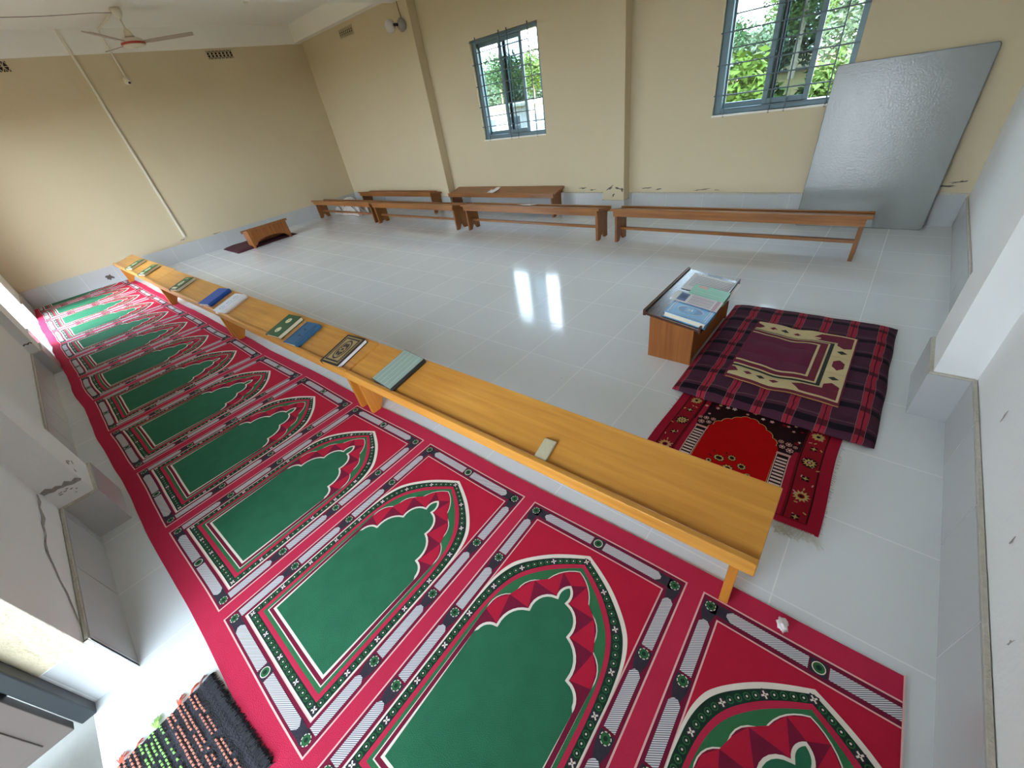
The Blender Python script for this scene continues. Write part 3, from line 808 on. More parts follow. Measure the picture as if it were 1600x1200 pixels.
# 5 white thick with blue lettering
dec = []
for k in range(3):
    dec += [(disc(0, -.07 + .07 * k, .026, 18, .024), 0, 1), (disc(0.002, -.07 + .07 * k, .021, 18, .019), 1, 2)] + [(p, 0, 3) for p in sq(-.008, -.07 + .07 * k, 1.6, 11 + k)]
dec += [(rect(.046, .052, -.1, .1), 0, 1)]
book(on_desk(-3.995, .118), math.radians(10), .175, .236, .034, mat('white_book_cover', (224, 222, 224), .4, .04), M['pagew'], 'white thick book with grey lettering beside the plain blue book', tilt=TILT, group=GB, deco=dec, dm=[mat('grey_letters', (150, 156, 170), .5), mat('white_letters', (226, 226, 228), .5)], spine=1)
# 6 bright blue plain
book(on_desk(-4.375, .118), math.radians(12), .185, .232, .034, M['blue'], M['pagew'], 'plain bright blue thick book with rounded edges beside the white book', tilt=TILT, group=GB, spine=1)
# 7-9 far green books
for i, (x, a, lab) in enumerate([(-5.335, 14, 'green book with ivory labels, only green one on the desk third from the camera'), (-6.715, 15, 'green book with ivory labels, right one of the pair on the farthest desk'), (-7.42, 16, 'green book with ivory labels, the left one of the pair on the farthest desk')]):
    book(on_desk(x, .112), math.radians(a), .170, .215, .032, M['green'], M['page'], lab, tilt=TILT, group=GB, deco=[(disc(0, 0, .030, 14, .040), 0, 1), (disc(0, 0, .018, 12, .026), 1, 2), (rect(-.045, .045, -.094, -.066), 0, 1), (rect(-.05, .02, .07, .09), 1, 1)], dm=[M['ivory'], mat('sage_print', (150, 164, 120), .5)], spine=-1)
# beige felt block
e = MB(); e.box(-.026, .026, -.046, .046, 0, .012)
eb = e.build('chalk_duster', M['duster'], bevel=.003)
eb.location = on_desk(-.708, .068); eb.rotation_euler = (Matrix.Rotation(GROW, 4, 'Z') @ Matrix.Rotation(TILT, 4, 'X') @ Matrix.Rotation(math.radians(4), 4, 'Z')).to_euler()
tag(eb, 'small flat beige block lying on the nearest honey coloured desk', 'duster')

# things on the teacher's desk (top slopes down towards the cushion)
T2 = math.atan(0.155)
def on_teacher(x, y, up=0.0):
    lx = x + 0.845; return Vector((x, y, 0.290 - 0.155 * lx + up))
def place(o, p, rz=0.0):
    o.location = p; o.rotation_euler = (Matrix.Rotation(T2, 4, 'Y') @ Matrix.Rotation(rz, 4, 'Z')).to_euler(); return o
def sheet(name, w, l, th, deco, dm, label, p, rz, cat='paper'):
    m_ = MB(); m_.box(-w / 2, w / 2, -l / 2, l / 2, 0, th)
    r = m_.build(name, M['paper'])
    if deco:
        bm = layer_bm(deco, .0003); v, f, mm = bm_raw(bm); bm.free()
        d = MB(); d.v = [(q[0], q[1], q[2] + th + .0002) for q in v]; d.f = f; d.m = mm; build_raw(d, 'print', dm, r)
    place(r, p, rz); tag(r, label, cat); return r
lines_ = [(rect(-.12, .12, -.06 + .02 * k, -.054 + .02 * k), 0, 1) for k in range(8)]
sheet('paper_stack', .285, .24, .004, lines_, [M['printgrey']], 'white printed sheets under the mint green card on the teacher desk', on_teacher(-.675, 2.475, .001), .02)
# mint green exercise book with dark edge
r = book(on_teacher(-.645, 2.335, .0055), 0, .205, .150, .022, M['mint'], M['dark'], 'mint green exercise book with dark edge on the small teacher desk', deco=[(disc(-.05, .05, .03, 14, .018), 0, 1), (rect(-.08, .07, -.02, -.012), 1, 1), (rect(-.08, .04, -.045, -.038), 1, 1), (rect(.0995, .1025, -.075, .075), 2, 1)], dm=[M['peach'], mat('pale_mint_print', (160, 210, 180), .5), M['dark']], spine=-1, rounded=False)
place(r, on_teacher(-.645, 2.335, .0055), .02)
dec = [(rect(-.104, .104, -.074, .074), 0, 1), (rect(-.100, .100, -.070, .070), 1, 2), (disc(0, 0, .070, 26, .042), 0, 3), (disc(0, 0, .066, 26, .038), 2, 4), (star(0, 0, .04, 8, .7), 1, 5), (rect(-.014, -.004, -.010, .010), 0, 6), (rect(.002, .012, -.010, .010), 0, 6), (rect(-.094, -.090, -.06, .06), 0, 4), (rect(.090, .094, -.06, .06), 0, 4)]
r = book((0, 0, 0), 0, .232, .170, .034, M['sky'], M['page'], 'light blue book with oval frame and thick cream page edge, nearest on the teacher desk', deco=dec, dm=[M['silver'], M['sky'], M['skyd']], spine=1, rounded=False)
place(r, on_teacher(-.657, 2.068, .001), .0)
dec = [(rect(-.10, -.05, -.045, .050), 0, 1), (rect(-.092, -.058, -.02, .03), 1, 2)] + [(rect(-.035, .09, -.06 + .017 * k, -.053 + .017 * k), 2 if k % 2 else 3, 1) for k in range(7)] + [(rect(.098, .118, -.06, .06), 3, 1)]
lp = sheet('printed_sheet', .262, .120, .0015, dec, [M['print'], mat('navy_photo', (50, 70, 110), .6), M['printgrey'], mat('rose_print', (196, 160, 176), .6)], 'printed sheet with a small photo lying across the light blue book', on_teacher(-.665, 2.185, .0385), .01)

# torn paper on the back desk, paper on the front-row desk
def crumple(name, poly, loc, rot, label, amp=.008, cat='paper', m_='paper'):
    bm = layer_bm([(poly, 0, 0)], 0, frange(-.12, .12, .02), frange(-.12, .12, .02)); v, f, mm = bm_raw(bm); bm.free()
    d = MB(); d.v = [(q[0], q[1], amp * (1 + noise.noise((q[0] * 22, q[1] * 22, .7)))) for q in v]; d.f = f; d.m = mm
    o = build_raw(d, name, [M[m_]], None, True); o.location = loc; o.rotation_euler = rot
    md = o.modifiers.new('thick', 'SOLIDIFY'); md.thickness = .0006
    return tag(o, label, cat)
crumple('torn_paper', [(-.08, -.09), (.05, -.09), (.055, -.02), (.075, .02), (.06, .09), (0, .07), (-.02, .0), (-.07, .02)], (-4.42, 4.62, .317), (TILT, 0, .1), 'torn scrap of white paper on the sloping top of the desk under the left window')
crumple('paper_sheet', rect(-.10, .10, -.06, .06), (-3.25, 3.90, .3205), (-TILT, 0, 0), 'white sheet of paper lying on the third desk of the front row', .004)

# ------------------------------------------------------------------ floor cushion with plaid cover
QX0, QX1, QY0, QY1 = -0.590, 0.247, 1.715, 2.795
def cushion_h(x, y):
    u = min(1, max(0, (x - QX0) / (QX1 - QX0))); v = min(1, max(0, (y - QY0) / (QY1 - QY0)))
    e = max(0.0, (1 - abs(2 * u - 1) ** 7)) ** .5 * max(0.0, (1 - abs(2 * v - 1) ** 8)) ** .5
    rib = 0.011 * abs(math.sin(PI * (y - QY0 + .03) / .152)) ** .6 + .004 * math.sin(PI * (x - QX0) / .137) ** 2
    return 0.013 + e * (0.034 + rib + .009 * noise.noise((x * 5, y * 5, 1.7)))
def plaid():
    m, t, b = nt('dark_red_plaid_cloth')
    tc = N(t, 'ShaderNodeTexCoord'); sp = N(t, 'ShaderNodeSeparateXYZ'); t.links.new(tc.outputs['Object'], sp.inputs[0])
    no = N(t, 'ShaderNodeTexNoise'); no.inputs['Scale'].default_value = 9; t.links.new(tc.outputs['Object'], no.inputs['Vector'])
    jx = math_(t, 'MULTIPLY', math_(t, 'SUBTRACT', no.outputs[0], .5), .02)
    ux = math_(t, 'FRACT', math_(t, 'DIVIDE', math_(t, 'ADD', math_(t, 'ADD', sp.outputs[0], jx), .4455 + .0210 + 1.26), .126))
    uy = math_(t, 'FRACT', math_(t, 'DIVIDE', math_(t, 'ADD', math_(t, 'ADD', sp.outputs[1], jx), -1.715 + .0 + 1.52), .152))
    def band(u, a, b_): return math_(t, 'MULTIPLY', math_(t, 'GREATER_THAN', u, a), math_(t, 'LESS_THAN', u, b_))
    wv = N(t, 'ShaderNodeTexNoise'); wv.inputs['Scale'].default_value = 240; t.links.new(tc.outputs['Object'], wv.inputs['Vector'])
    c = mixc(t, wv.outputs[0], lin((62, 32, 50)), lin((78, 44, 58)))
    c = mixc(t, band(uy, .52, .56), c, lin((104, 70, 78)))
    c = mixc(t, band(uy, .18, .40), c, lin((26, 18, 26)))
    red = math_(t, 'ADD', band(ux, .03, .15), band(ux, .185, .305))
    c = mixc(t, math_(t, 'MULTIPLY', red, math_(t, 'SUBTRACT', 1.0, math_(t, 'MULTIPLY', band(uy, .18, .40), .75))), c, lin((156, 42, 58)))
    c = mixc(t, band(ux, .15, .185), c, lin((60, 18, 34)))
    c = mixc(t, math_(t, 'ADD', band(ux, .005, .022), band(ux, .312, .328)), c, lin((150, 96, 100)))
    t.links.new(c, b.inputs['Base Color']); b.inputs['Roughness'].default_value = .9; b.inputs['Specular IOR Level'].default_value = .15
    return m
d = MB(); n = 72; m2 = 92
vs = []; fs = []
for i in range(n + 1):
    for j in range(m2 + 1):
        x = QX0 + (QX1 - QX0) * i / n; y = QY0 + (QY1 - QY0) * j / m2
        ex = .012 * noise.noise((x * 4, y * 4, 9)); k = max(abs(2 * i / n - 1), abs(2 * j / m2 - 1)) ** 8
        vs.append((x + ex * k * (1 if i > n / 2 else .1), y + ex * k, cushion_h(x, y)))
for i in range(n):
    for j in range(m2):
        a = i * (m2 + 1) + j; fs.append((a, a + m2 + 1, a + m2 + 2, a + 1))
ring = [i * (m2 + 1) for i in range(n + 1)] + [n * (m2 + 1) + j for j in range(1, m2 + 1)] + [i * (m2 + 1) + m2 for i in range(n - 1, -1, -1)] + [j for j in range(m2 - 1, 0, -1)]
o_ = len(vs); rl = len(ring)
for q in ring:
    p = vs[q]; cx_, cy_ = (QX0 + QX1) / 2, (QY0 + QY1) / 2
    vs.append((cx_ + (p[0] - cx_) * .985, cy_ + (p[1] - cy_) * .985, .0065))
for i in range(rl): fs.append((ring[i], o_ + i, o_ + (i + 1) % rl, ring[(i + 1) % rl]))
fs.append(tuple(o_ + i for i in range(rl)))
d.add(vs, fs)
cu = d.build('floor_cushion', plaid(), smooth=True)
tag(cu, 'flat dark floor cushion in red and purple plaid beside the teacher desk', 'cushion')

# patterned mat on the cushion
def mat_layers():
    CR, MR, GN, FD, GD = 0, 1, 2, 3, 4
    W_, H_ = .468, .612; L = []
    A = lambda p, m, l: L.append((p, m, l))
    A(rect(-.01, W_ + .006, -.02, H_ + .004), MR, 0)
    A(rect(0, W_, 0, H_), CR, 1)
    A(rect(-.0, .383, .098, H_ - .098), GN, 2); A(rect(0, .366, .108, H_ - .108), CR, 3); A(rect(0, .358, .117, H_ - .117), MR, 4)
    A(rect(0, .326, .142, H_ - .142), CR, 5); A(rect(0, .315, .153, H_ - .153), FD, 6)
    for f in (lambda p: p, lambda p: [(x, H_ - y) for x, y in p][::-1]):
        A(f([(.458, .010), (.458, .118), (.425, .140), (.395, .118), (.395, .083), (.315, .083), (.275, .062), (.315, .014)]), MR, 2)
        for (x, m) in ((.205, MR), (.145, GN), (.085, MR)):
            A(f([(x - .022, .05), (x, .034), (x + .022, .05), (x, .066)]), m, 2)
        A(f([(.0, .020), (.040, .044), (.018, .076), (.0, .082)]), MR, 2)
        A(f([(.402, .180), (.424, .165), (.448, .180), (.424, .197)]), GN, 2)
    A([(.402, H_ / 2 - .022), (.426, H_ / 2 - .045), (.450, H_ / 2 - .022), (.450, H_ / 2 + .022), (.426, H_ / 2 + .045), (.402, H_ / 2 + .022)], MR, 2)
    A(rect(.0, W_ + .006, -.026, -.020), GD, 1)
    return L
bm = layer_bm(mat_layers(), 1.0, frange(-.01, .474, .025), frange(-.026, .616, .025)); v, f, mm = bm_raw(bm); bm.free()
d = MB()
def mat_pt(p):
    x, y = -.381 + p[0], 1.893 + p[1]
    wob = .010 * math.sin(p[0] * 16 + 1) * (1 - p[0] / .5)
    zz = cushion_h(x, y) + .006 + .003 * math.sin(p[0] * 24) * (1 - p[0] / .6) + .003 * (1 + noise.noise((x * 12, y * 12, 3)))
    return (x, y + wob, zz + p[2] * .0009)
d.v = [mat_pt(p) for p in v]; d.f = f; d.m = mm
edge = [(-.01, -.02), (.474, -.02), (.474, .616), (-.01, .616)]
vs = []; fs = []
for a in range(4):
    p, q_ = edge[a], edge[(a + 1) % 4]
    for k in range(14):
        t = k / 14; u = mat_pt((p[0] + (q_[0] - p[0]) * t, p[1] + (q_[1] - p[1]) * t, 0)); vs += [u, (u[0], u[1], u[2] - .0075)]
for i in range(len(vs) // 2): j = (i + 1) % (len(vs) // 2); fs.append((2 * i, 2 * i + 1, 2 * j + 1, 2 * j))
d.add(vs, fs, 1)
pm = build_raw(d, 'sitting_mat', [mat('cream_pile', (206, 186, 138), .95, .1, 40, .3, 400), mat('maroon_pile', (108, 22, 46), .95, .12, 40, .3, 400), mat('bottle_green_pile', (34, 44, 36), .95, .1), mat('plum_pile', (96, 10, 50), .9, .12, 14, .3, 400), mat('gold_edging', (176, 136, 70), .8)])
tag(pm, 'cream and maroon patterned mat folded on top of the plaid cushion', 'mat')

# ------------------------------------------------------------------ red floral prayer rug
RX0, RY0 = -.535, 1.170
def rug_layers():
    BR, FL, BK, SC, CRM, GLD, PNK, DR = range(8)
    W_, H_ = .680, .64; L = []
    A = lambda p, m, l: L.append((p, m, l))
    A(rect(0, W_, 0, H_), BR, 0)
    A(rect(.040, W_ - .040, .03, H_), DR, 1)
    for s in (0, 1):
        f = (lambda p: p) if s == 0 else (lambda p: [(W_ - x, y) for x, y in p][::-1])
        A(f(rect(.046, .112, .035, H_)), FL, 2)
        A(f(rect(.112, .116, .035, H_)), BK, 3); A(f(rect(.040, .044, .035, H_)), BK, 3)
        kinds = ['s', 'r', 's', 'b', 's', 'r', 's', 'b']
        for k, y in enumerate([.050, .158, .255, .350, .440, .525, .600]):
            c = (.079, y)
            if k in (1,):
                A(f(star(c[0], c[1], .030, 12, .62)), GLD, 3); A(f(disc(*c, .012, 10)), DR, 4); A(f(disc(*c, .006, 8)), BK, 5)
            elif k in (3,):
                A(f(star(c[0], c[1], .033, 14, .75)), BK, 3); A(f(star(c[0], c[1], .025, 10, .6)), GLD, 4); A(f(disc(*c, .010, 8)), BK, 5); A(f(disc(*c, .006, 8)), PNK, 6)
            elif k == 5:
                A(f(star(c[0], c[1], .026, 10, .7)), GLD, 3); A(f(disc(*c, .008, 8)), BK, 4)
            else:
                A(f(star(c[0], c[1], .019, 4, .55, PI / 4)), BK, 3); A(f(star(c[0], c[1], .012, 4, .4)), GLD, 4)
        rr = random.Random(5)
        for k in range(26):
            x, y = .050 + rr.random() * .056, .05 + rr.random() * (H_ - .07)
            a = rr.random() * 3; A(f(line((x, y), (x + .012 * math.cos(a), y + .012 * math.sin(a)), .0045)), PNK if k % 2 else GLD, 3)
        A(f(rect(.124, .146, .035, H_)), BR, 2)
        # column with striped shaft, base and capital
        A(f(rect(.150, .192, .03, .345)), BK, 2); A(f(rect(.147, .150, .03, .345)), CRM, 3); A(f(rect(.192, .195, .03, .345)), CRM, 3)
        for k in range(15): A(f([(.152, .05 + k * .019), (.190, .05 + k * .019), (.190, .060 + k * .019), (.152, .060 + k * .019)]), CRM if k % 1 == 0 else PNK, 4)
        A(f(rect(.144, .198, .345, .358)), PNK, 4)
        A(f([(.144, .358), (.198, .358), (.206, .40), (.185, .43), (.150, .43), (.132, .40)]), BK, 3)
        for (x, y, r_) in [(.155, .385, .016), (.185, .395, .013), (.165, .42, .014), (.14, .415, .01), (.195, .425, .012)]:
            A(f(star(x, y, r_, 7, .7)), PNK, 4); A(f(disc(x, y, r_ * .6, 9)), BK, 5); A(f(disc(x, y, r_ * .35, 8)), CRM if r_ > .012 else GLD, 6)
    # black spandrels over the arch
    A(rect(.118, W_ - .118, .39, H_), BK, 2)
    C = W_ / 2
    arch = [(.198, .03), (.198, .345)]
    ap = [(.198, .345), (.205, .392), (.228, .432), (.262, .470), (.300, .500), (C, .515)]
    for i in range(len(ap) - 1):
        a, b = Vector(ap[i]), Vector(ap[i + 1]); nn = Vector((-(b - a).y, (b - a).x)).normalized()
        m = (a + b) / 2 + nn * .010
        arch += arc3(a, m, b, 5)
    arch = arch + [(C, .515)] + [(2 * C - x, y) for x, y in arch][::-1]
    A(arch, GLD, 3); A(inset(arch, .003), SC, 4)
    rr = random.Random(8)
    for k in range(70):
        x = .125 + rr.random() * (W_ - .25); y = .44 + rr.random() * .19
        if abs(x - C) < .15 and y < .53: continue
        A(star(x, y, .007 + rr.random() * .006, 5, .6), (PNK, GLD, DR, CRM)[k % 4], 5)
    for (x, y, r_) in [(0, .155, .026), (-.042, .195, .021), (.0, .222, .02), (.044, .195, .021), (-.07, .16, .014), (.075, .16, .014), (-.03, .12, .018), (.035, .12, .018)]:
        A(star(C + x, y, r_, 9, .75), BK, 5); A(star(C + x, y, r_ * .85, 9, .7), GLD, 6); A(disc(C + x, y, r_ * .45, 10), BK, 7)
    for k in range(18):
        a = rr.random() * 6.3; q_ = .05 + rr.random() * .05
        A(line((C + q_ * math.cos(a), .165 + q_ * .8 * math.sin(a)), (C + (q_ + .014) * math.cos(a), .165 + (q_ + .014) * .8 * math.sin(a)), .005), DR if k % 2 else BK, 5)
    return L
bm = layer_bm(rug_layers(), 1.0, frange(0, .68, .06), frange(0, .64, .06)); v, f, mm = bm_raw(bm); bm.free()
d = MB()
def rug_pt(p):
    x = p[0] + .005 * math.sin(p[1] * 9 + (1 if p[0] > .3 else 3)); y = p[1] + .006 * math.sin(p[0] * 10) * (1 - p[1] / .64)
    return (RX0 + x, RY0 + y, .0035 + .0006 * math.sin(8 * p[0]) + p[2] * .00018)
d.v = [rug_pt(p) for p in v]; d.f = f; d.m = mm
vs = []; fs = []
ed = [(0, 0), (.68, 0), (.68, .64), (0, .64)]
for a in range(4):
    p, q_ = ed[a], ed[(a + 1) % 4]
    for k in range(12):
        u = rug_pt((p[0] + (q_[0] - p[0]) * k / 12, p[1] + (q_[1] - p[1]) * k / 12, 0)); vs += [u, (u[0], u[1], .0003)]
for i in range(len(vs) // 2): j = (i + 1) % (len(vs) // 2); fs.append((2 * i, 2 * i + 1, 2 * j + 1, 2 * j))
d.add(vs, fs, 0)
PIL = dict(rough=.95, bump=.3, bscale=400, spec=.1)
rug = build_raw(d, 'prayer_rug', [mat('raspberry_pile', (160, 26, 50), var=.12, scale=30, **PIL), mat('brick_red_pile', (142, 22, 36), var=.15, scale=30, **PIL), mat('black_brown_pile', (38, 14, 18), var=.2, scale=30, **PIL), mat('scarlet_pile', (176, 4, 6), var=.10, scale=20, **PIL), mat('cream_line_pile', (214, 186, 176), var=.1, **PIL), mat('old_gold_pile', (186, 158, 96), var=.15, scale=60, **PIL), mat('dusty_pink_pile', (204, 150, 142), var=.1, **PIL), mat('dark_red_pile', (120, 14, 26), var=.12, scale=30, **PIL)])
tag(rug, 'red floral prayer rug with striped columns, tucked under the plaid cushion', 'rug')
fr = MB(); rr = random.Random(2)
for k in range(260):
    x = RX0 + .01 + .66 * k / 259; y = RY0 + .006 * math.sin((x - RX0) * 10)
    l = .022 + .030 * rr.random(); a = (rr.random() - .5) * 1.8
    fr.tube([(x, y + .002, .0025), (x + l * .4 * math.sin(a), y - l * .5, .0035), (x + l * math.sin(a * 1.4), y - l, .0014)], .0011, 4)
fr.build('fringe', mat('off_white_fringe', (206, 200, 186), .95), rug)
for (x, sg) in ((RX0 + .004, -1), (RX0 + .678, 1)):
    fr = MB()
    for k in range(46):
        y = RY0 + .02 + .50 * k / 45; l = .004 + .012 * rr.random()
        fr.tube([(x, y, .0025), (x + sg * l, y + (rr.random() - .5) * .02, .001)], .0007, 4)
    fr.build('frayed_edge', mat('grey_thread', (150, 120, 116), .95), rug)

# ------------------------------------------------------------------ black rag rug at the door
rg = empty('rag_rug', (-1.252, -0.415, 0), math.radians(6.0))
GX, GY = .40, .262
d = MB(); nx_, ny_ = 120, 60; vs = []; fs = []
def rag_z(x, y): return .010 + .0022 * abs(math.sin(x * 190 + 1.3 * math.sin(y * 40))) * (.6 + .4 * math.sin(y * 300)) + .003 * noise.noise((x * 14, y * 30, 2))
for i in range(nx_ + 1):
    for j in range(ny_ + 1):
        x = GX * i / nx_; y = -GY * j / ny_; e = 1 if 0 < i < nx_ and 0 < j < ny_ else .15
        vs.append((x + .002 * math.sin(y * 160), y + .0015 * math.sin(x * 90), max(.0012, rag_z(x, y) * e)))
for i in range(nx_):
    for j in range(ny_):
        a = i * (ny_ + 1) + j; fs.append((a, a + 1, a + ny_ + 2, a + ny_ + 1))
d.add(vs, fs, 0)
rr = random.Random(12)
for (y, kind, dbl) in [(-.050, 1, 1), (-.083, 1, 1), (-.113, 1, 1), (-.141, 2, 0), (-.166, 2, 1), (-.190, 2, 1), (-.217, 1, 1), (-.243, 1, 1)]:
    x = .004
    while x < GX - .01:
        for s in ((-.0058, .0058) if dbl else (0,)):
            if rr.random() < .12: continue
            w = .0068 + .0018 * rr.random(); h = .0066
            yy = y + s + .0015 * (rr.random() - .5); z = .0145 + .001 * rr.random()
            d.add([(x, yy - h / 2, z - .004), (x + w, yy - h / 2, z - .004), (x + w, yy + h / 2, z - .004), (x, yy + h / 2, z - .004), (x + .001, yy - h / 3, z), (x + w - .001, yy - h / 3, z), (x + w - .001, yy + h / 3, z), (x + .001, yy + h / 3, z)],
                  [(4, 5, 6, 7), (0, 1, 5, 4), (1, 2, 6, 5), (2, 3, 7, 6), (3, 0, 4, 7)], kind)
        x += .0140
d.build('woven_body', [mat('black_rag_weave', (44, 43, 50), .95, .35, 160, .6, 300), mat('salmon_yarn', (196, 128, 108), .9, .1), mat('lime_yarn', (140, 186, 104), .9, .1)], rg)
d = MB()
for k in range(700):
    x = GX * rr.random(); l = .008 + .018 * rr.random(); a = (rr.random() - .5) * .9; z0 = .004 + .007 * rr.random()
    d.tube([(x, -.006, z0), (x + l * .5 * math.sin(a), l * .5, z0 + .002), (x + l * math.sin(a), l, max(.001, z0 - .004))], [.0026, .0020, .0004], 4)
d.build('shaggy_edge', mat('black_shag', (36, 35, 40), .95, .2), rg)
def tassel(y, m, n_, l, spread, ang):
    d = MB()
    for k in range(n_):
        a = ang + (k / max(1, n_ - 1) - .5) * spread; ll = l * (.75 + .4 * rr.random())
        d.tube([(.002, y + .004 * (k / n_ - .5), .008), (-.5 * ll * math.cos(a), y + .5 * ll * math.sin(a), .010), (-ll * math.cos(a), y + ll * math.sin(a), .0022)], .0014, 5)
    d.build('tassel', m, rg)
so, lm, pk = mat('salmon_tassel', (226, 110, 84), .9), mat('lime_tassel', (176, 224, 120), .9), mat('dusty_tassel', (150, 104, 92), .9)
for (y, m, n_, l, s, a) in [(-.022, pk, 4, .030, .4, .75), (-.052, so, 4, .030, .35, .9), (-.085, so, 7, .032, .9, .45), (-.148, lm, 9, .036, 1.0, .1), (-.205, so, 3, .024, .3, .9), (-.243, so, 6, .028, 1.2, .3)]:
    tassel(y, m, n_, l, s, a)
tag(rg, 'black shaggy rag rug with orange and green dashes at the open doorway', 'rug')

# maroon mat under the left desk
d = MB(); n = 28; vs = []; fs = []
for i in range(n + 1):
    for j in range(n + 1):
        u, v = i / n, j / n; e = (max(0, 1 - abs(2 * u - 1) ** 8) * max(0, 1 - abs(2 * v - 1) ** 8)) ** .5
        vs.append((-8.50 + .74 * u, 1.93 + 1.02 * v, .004 + e * (.034 + .006 * noise.noise((u * 6, v * 6, 4)))))
for i in range(n):
    for j in range(n):
        a = i * (n + 1) + j; fs.append((a, a + n + 1, a + n + 2, a + 1))
ring = [i * (n + 1) for i in range(n + 1)] + [n * (n + 1) + j for j in range(1, n + 1)] + [i * (n + 1) + n for i in range(n - 1, -1, -1)] + [j for j in range(n - 1, 0, -1)]
o_ = len(vs)
for q_ in ring: vs.append((vs[q_][0], vs[q_][1], .0008))
for i in range(len(ring)): j = (i + 1) % len(ring); fs.append((ring[i], o_ + i, o_ + j, ring[j]))
fs.append(tuple(range(o_, o_ + len(ring))))
d.add(vs, fs)
lm_ = d.build('floor_mat', mat('dark_maroon_quilt', (70, 26, 38), .9, .45, 26, .3, 160), smooth=True)
tag(lm_, 'dark maroon quilted mat on the floor behind the small desk at the left wall', 'mat')

# ------------------------------------------------------------------ heaped blanket behind the left front-row desk
L = [(rect(0, 1.0, 0, .46), 0, 0)]
for y in (.03, .045, .12, .135, .25, .265, .36, .375, .43): L.append((rect(0, 1.0, y, y + .007), 1, 1))
for x in (.2, .55, .85): L.append((rect(x, x + .008, 0, .46), 2, 1))
bm = layer_bm(L, 1.0, frange(0, 1, .022), frange(0, .46, .016)); v, f, mm = bm_raw(bm); bm.free()
d = MB()
def bl(p):
    u, w = p[0], p[1] / .46
    e = max(0, 1 - abs(2 * u - 1) ** 4) ** .5 * max(0, 1 - abs(2 * w - 1) ** 4) ** .5
    z = .006 + e * (.20 + .06 * math.sin(13 * w + 3 * math.sin(5 * u)) + .035 * math.sin(9 * u + 6 * w) + .05 * noise.noise((u * 4, w * 4, 6)))
    return (-8.42 + .95 * u + .02 * math.sin(12 * w), 4.06 + .34 * w + .025 * math.sin(11 * u), max(.004, z) + p[2] * .0012)
d.v = [bl(p) for p in v]; d.f = f; d.m = mm
bk = build_raw(d, 'heaped_blanket', [mat('off_white_blanket', (206, 198, 190), .95, .06, 30, .2, 200), mat('charcoal_stripe', (70, 62, 70), .95), mat('pink_stripe', (196, 150, 150), .95)], None, True)
tag(bk, 'crumpled off-white striped blanket heaped on the floor in the far left corner', 'blanket')

# ------------------------------------------------------------------ leaning whiteboard
wbx0, wbx1 = -.612, .276
H_ = math.hypot(1.2, .12); lean = math.atan2(.118, 1.197)
wr = empty('whiteboard', (wbx0, 4.640, 0.0), 0, (-lean, 0, 0))
W_ = wbx1 - wbx0
def rounded(w, h, r, ins=0):
    pts = []
    for (cx_, cy_, a0) in ((w - r, r, -PI / 2), (w - r, h - r, 0), (r, h - r, PI / 2), (r, r, PI)):
        for k in range(6): pts.append((cx_ + (r - ins) * math.cos(a0 + k * PI / 10), cy_ + (r - ins) * math.sin(a0 + k * PI / 10)))
    return pts
t = MB(); t.prism([(p[0], p[1]) for p in rounded(W_, 1.200, .022)], 0.0, 0.014, 'y'); t.build('edge_trim', M['rim'], wr)
t = MB(); t.prism([(p[0], p[1]) for p in rounded(W_, 1.200, .022, .004)], -0.0025, 0.0005, 'y'); t.build('panel', M['board'], wr)
tag(wr, 'large blank whiteboard leaning against the window wall below the right window', 'whiteboard')

# ------------------------------------------------------------------ ceiling fan and electrics
fx, fy = -7.652, 2.023
fan = empty('ceiling_fan', (fx, fy, ZC))
t = MB(); t.lathe([(.012, 0), (.055, -.002), (.058, -.03), (.045, -.07), (.018, -.10), (.012, -.105)], n=24); t.build('canopy', M['fanwhite'], fan, True)
t = MB(); t.tube([(0, 0, -.08), (0, 0, -.23)], .011); t.build('down_rod', M['fanwhite'], fan, True)
t = MB(); t.lathe([(.012, -.195), (.026, -.20), (.045, -.25), (.052, -.268), (.018, -.272)], n=24); t.build('lower_cover', M['fanwhite'], fan, True)
t = MB(); t.lathe([(.03, -.272), (.085, -.280), (.115, -.300), (.125, -.318), (.125, -.322), (.02, -.324)], n=36); t.build('motor_top', M['fanwhite'], fan, True)
t = MB(); t.lathe([(.03, -.323), (.128, -.323), (.130, -.330), (.127, -.343), (.03, -.343)], n=36); t.build('red_band', M['fanred'], fan, True)
t = MB(); t.lathe([(.03, -.3435), (.122, -.3435), (.105, -.358), (.06, -.366), (.025, -.368), (.022, -.376), (.004, -.378)], n=36); t.build('motor_base', M['fanwhite'], fan, True)
for a in (72, 312, 192):
    c, s = math.cos(math.radians(a)), math.sin(math.radians(a))
    r_ = [(.10, -.02, .02), (.17, -.026, .026), (.20, -.045, .045), (.42, -.050, .050), (.64, -.054, .054), (.675, -.044, .044), (.685, -.03, .03)]
    vs = []; fs = []
    for (q_, y0, y1) in r_:
        for (yy, dz) in ((y0, .009), (y1, -.009)):
            for zz in (-.002, .002):
                zc = -.322 + dz + zz + .06 * (q_ - .1)
                vs.append((q_ * c - yy * s, q_ * s + yy * c, zc))
    for i in range(len(r_) - 1):
        a0, b0 = 4 * i, 4 * i + 4
        fs += [(a0, a0 + 2, b0 + 2, b0), (a0 + 1, b0 + 1, b0 + 3, a0 + 3), (a0, b0, b0 + 1, a0 + 1), (a0 + 2, a0 + 3, b0 + 3, b0 + 2)]
    fs += [(0, 1, 3, 2), (4 * len(r_) - 4, 4 * len(r_) - 2, 4 * len(r_) - 1, 4 * len(r_) - 3)]
    t = MB(); t.add(vs, fs); t.build('blade', M['fanblade'], fan)
tag(fan, 'three-bladed cream ceiling fan with a red band hanging near the left wall', 'fan')
t = MB(); t.box(-.011, .011, -.014, .014, 0, 2.60)
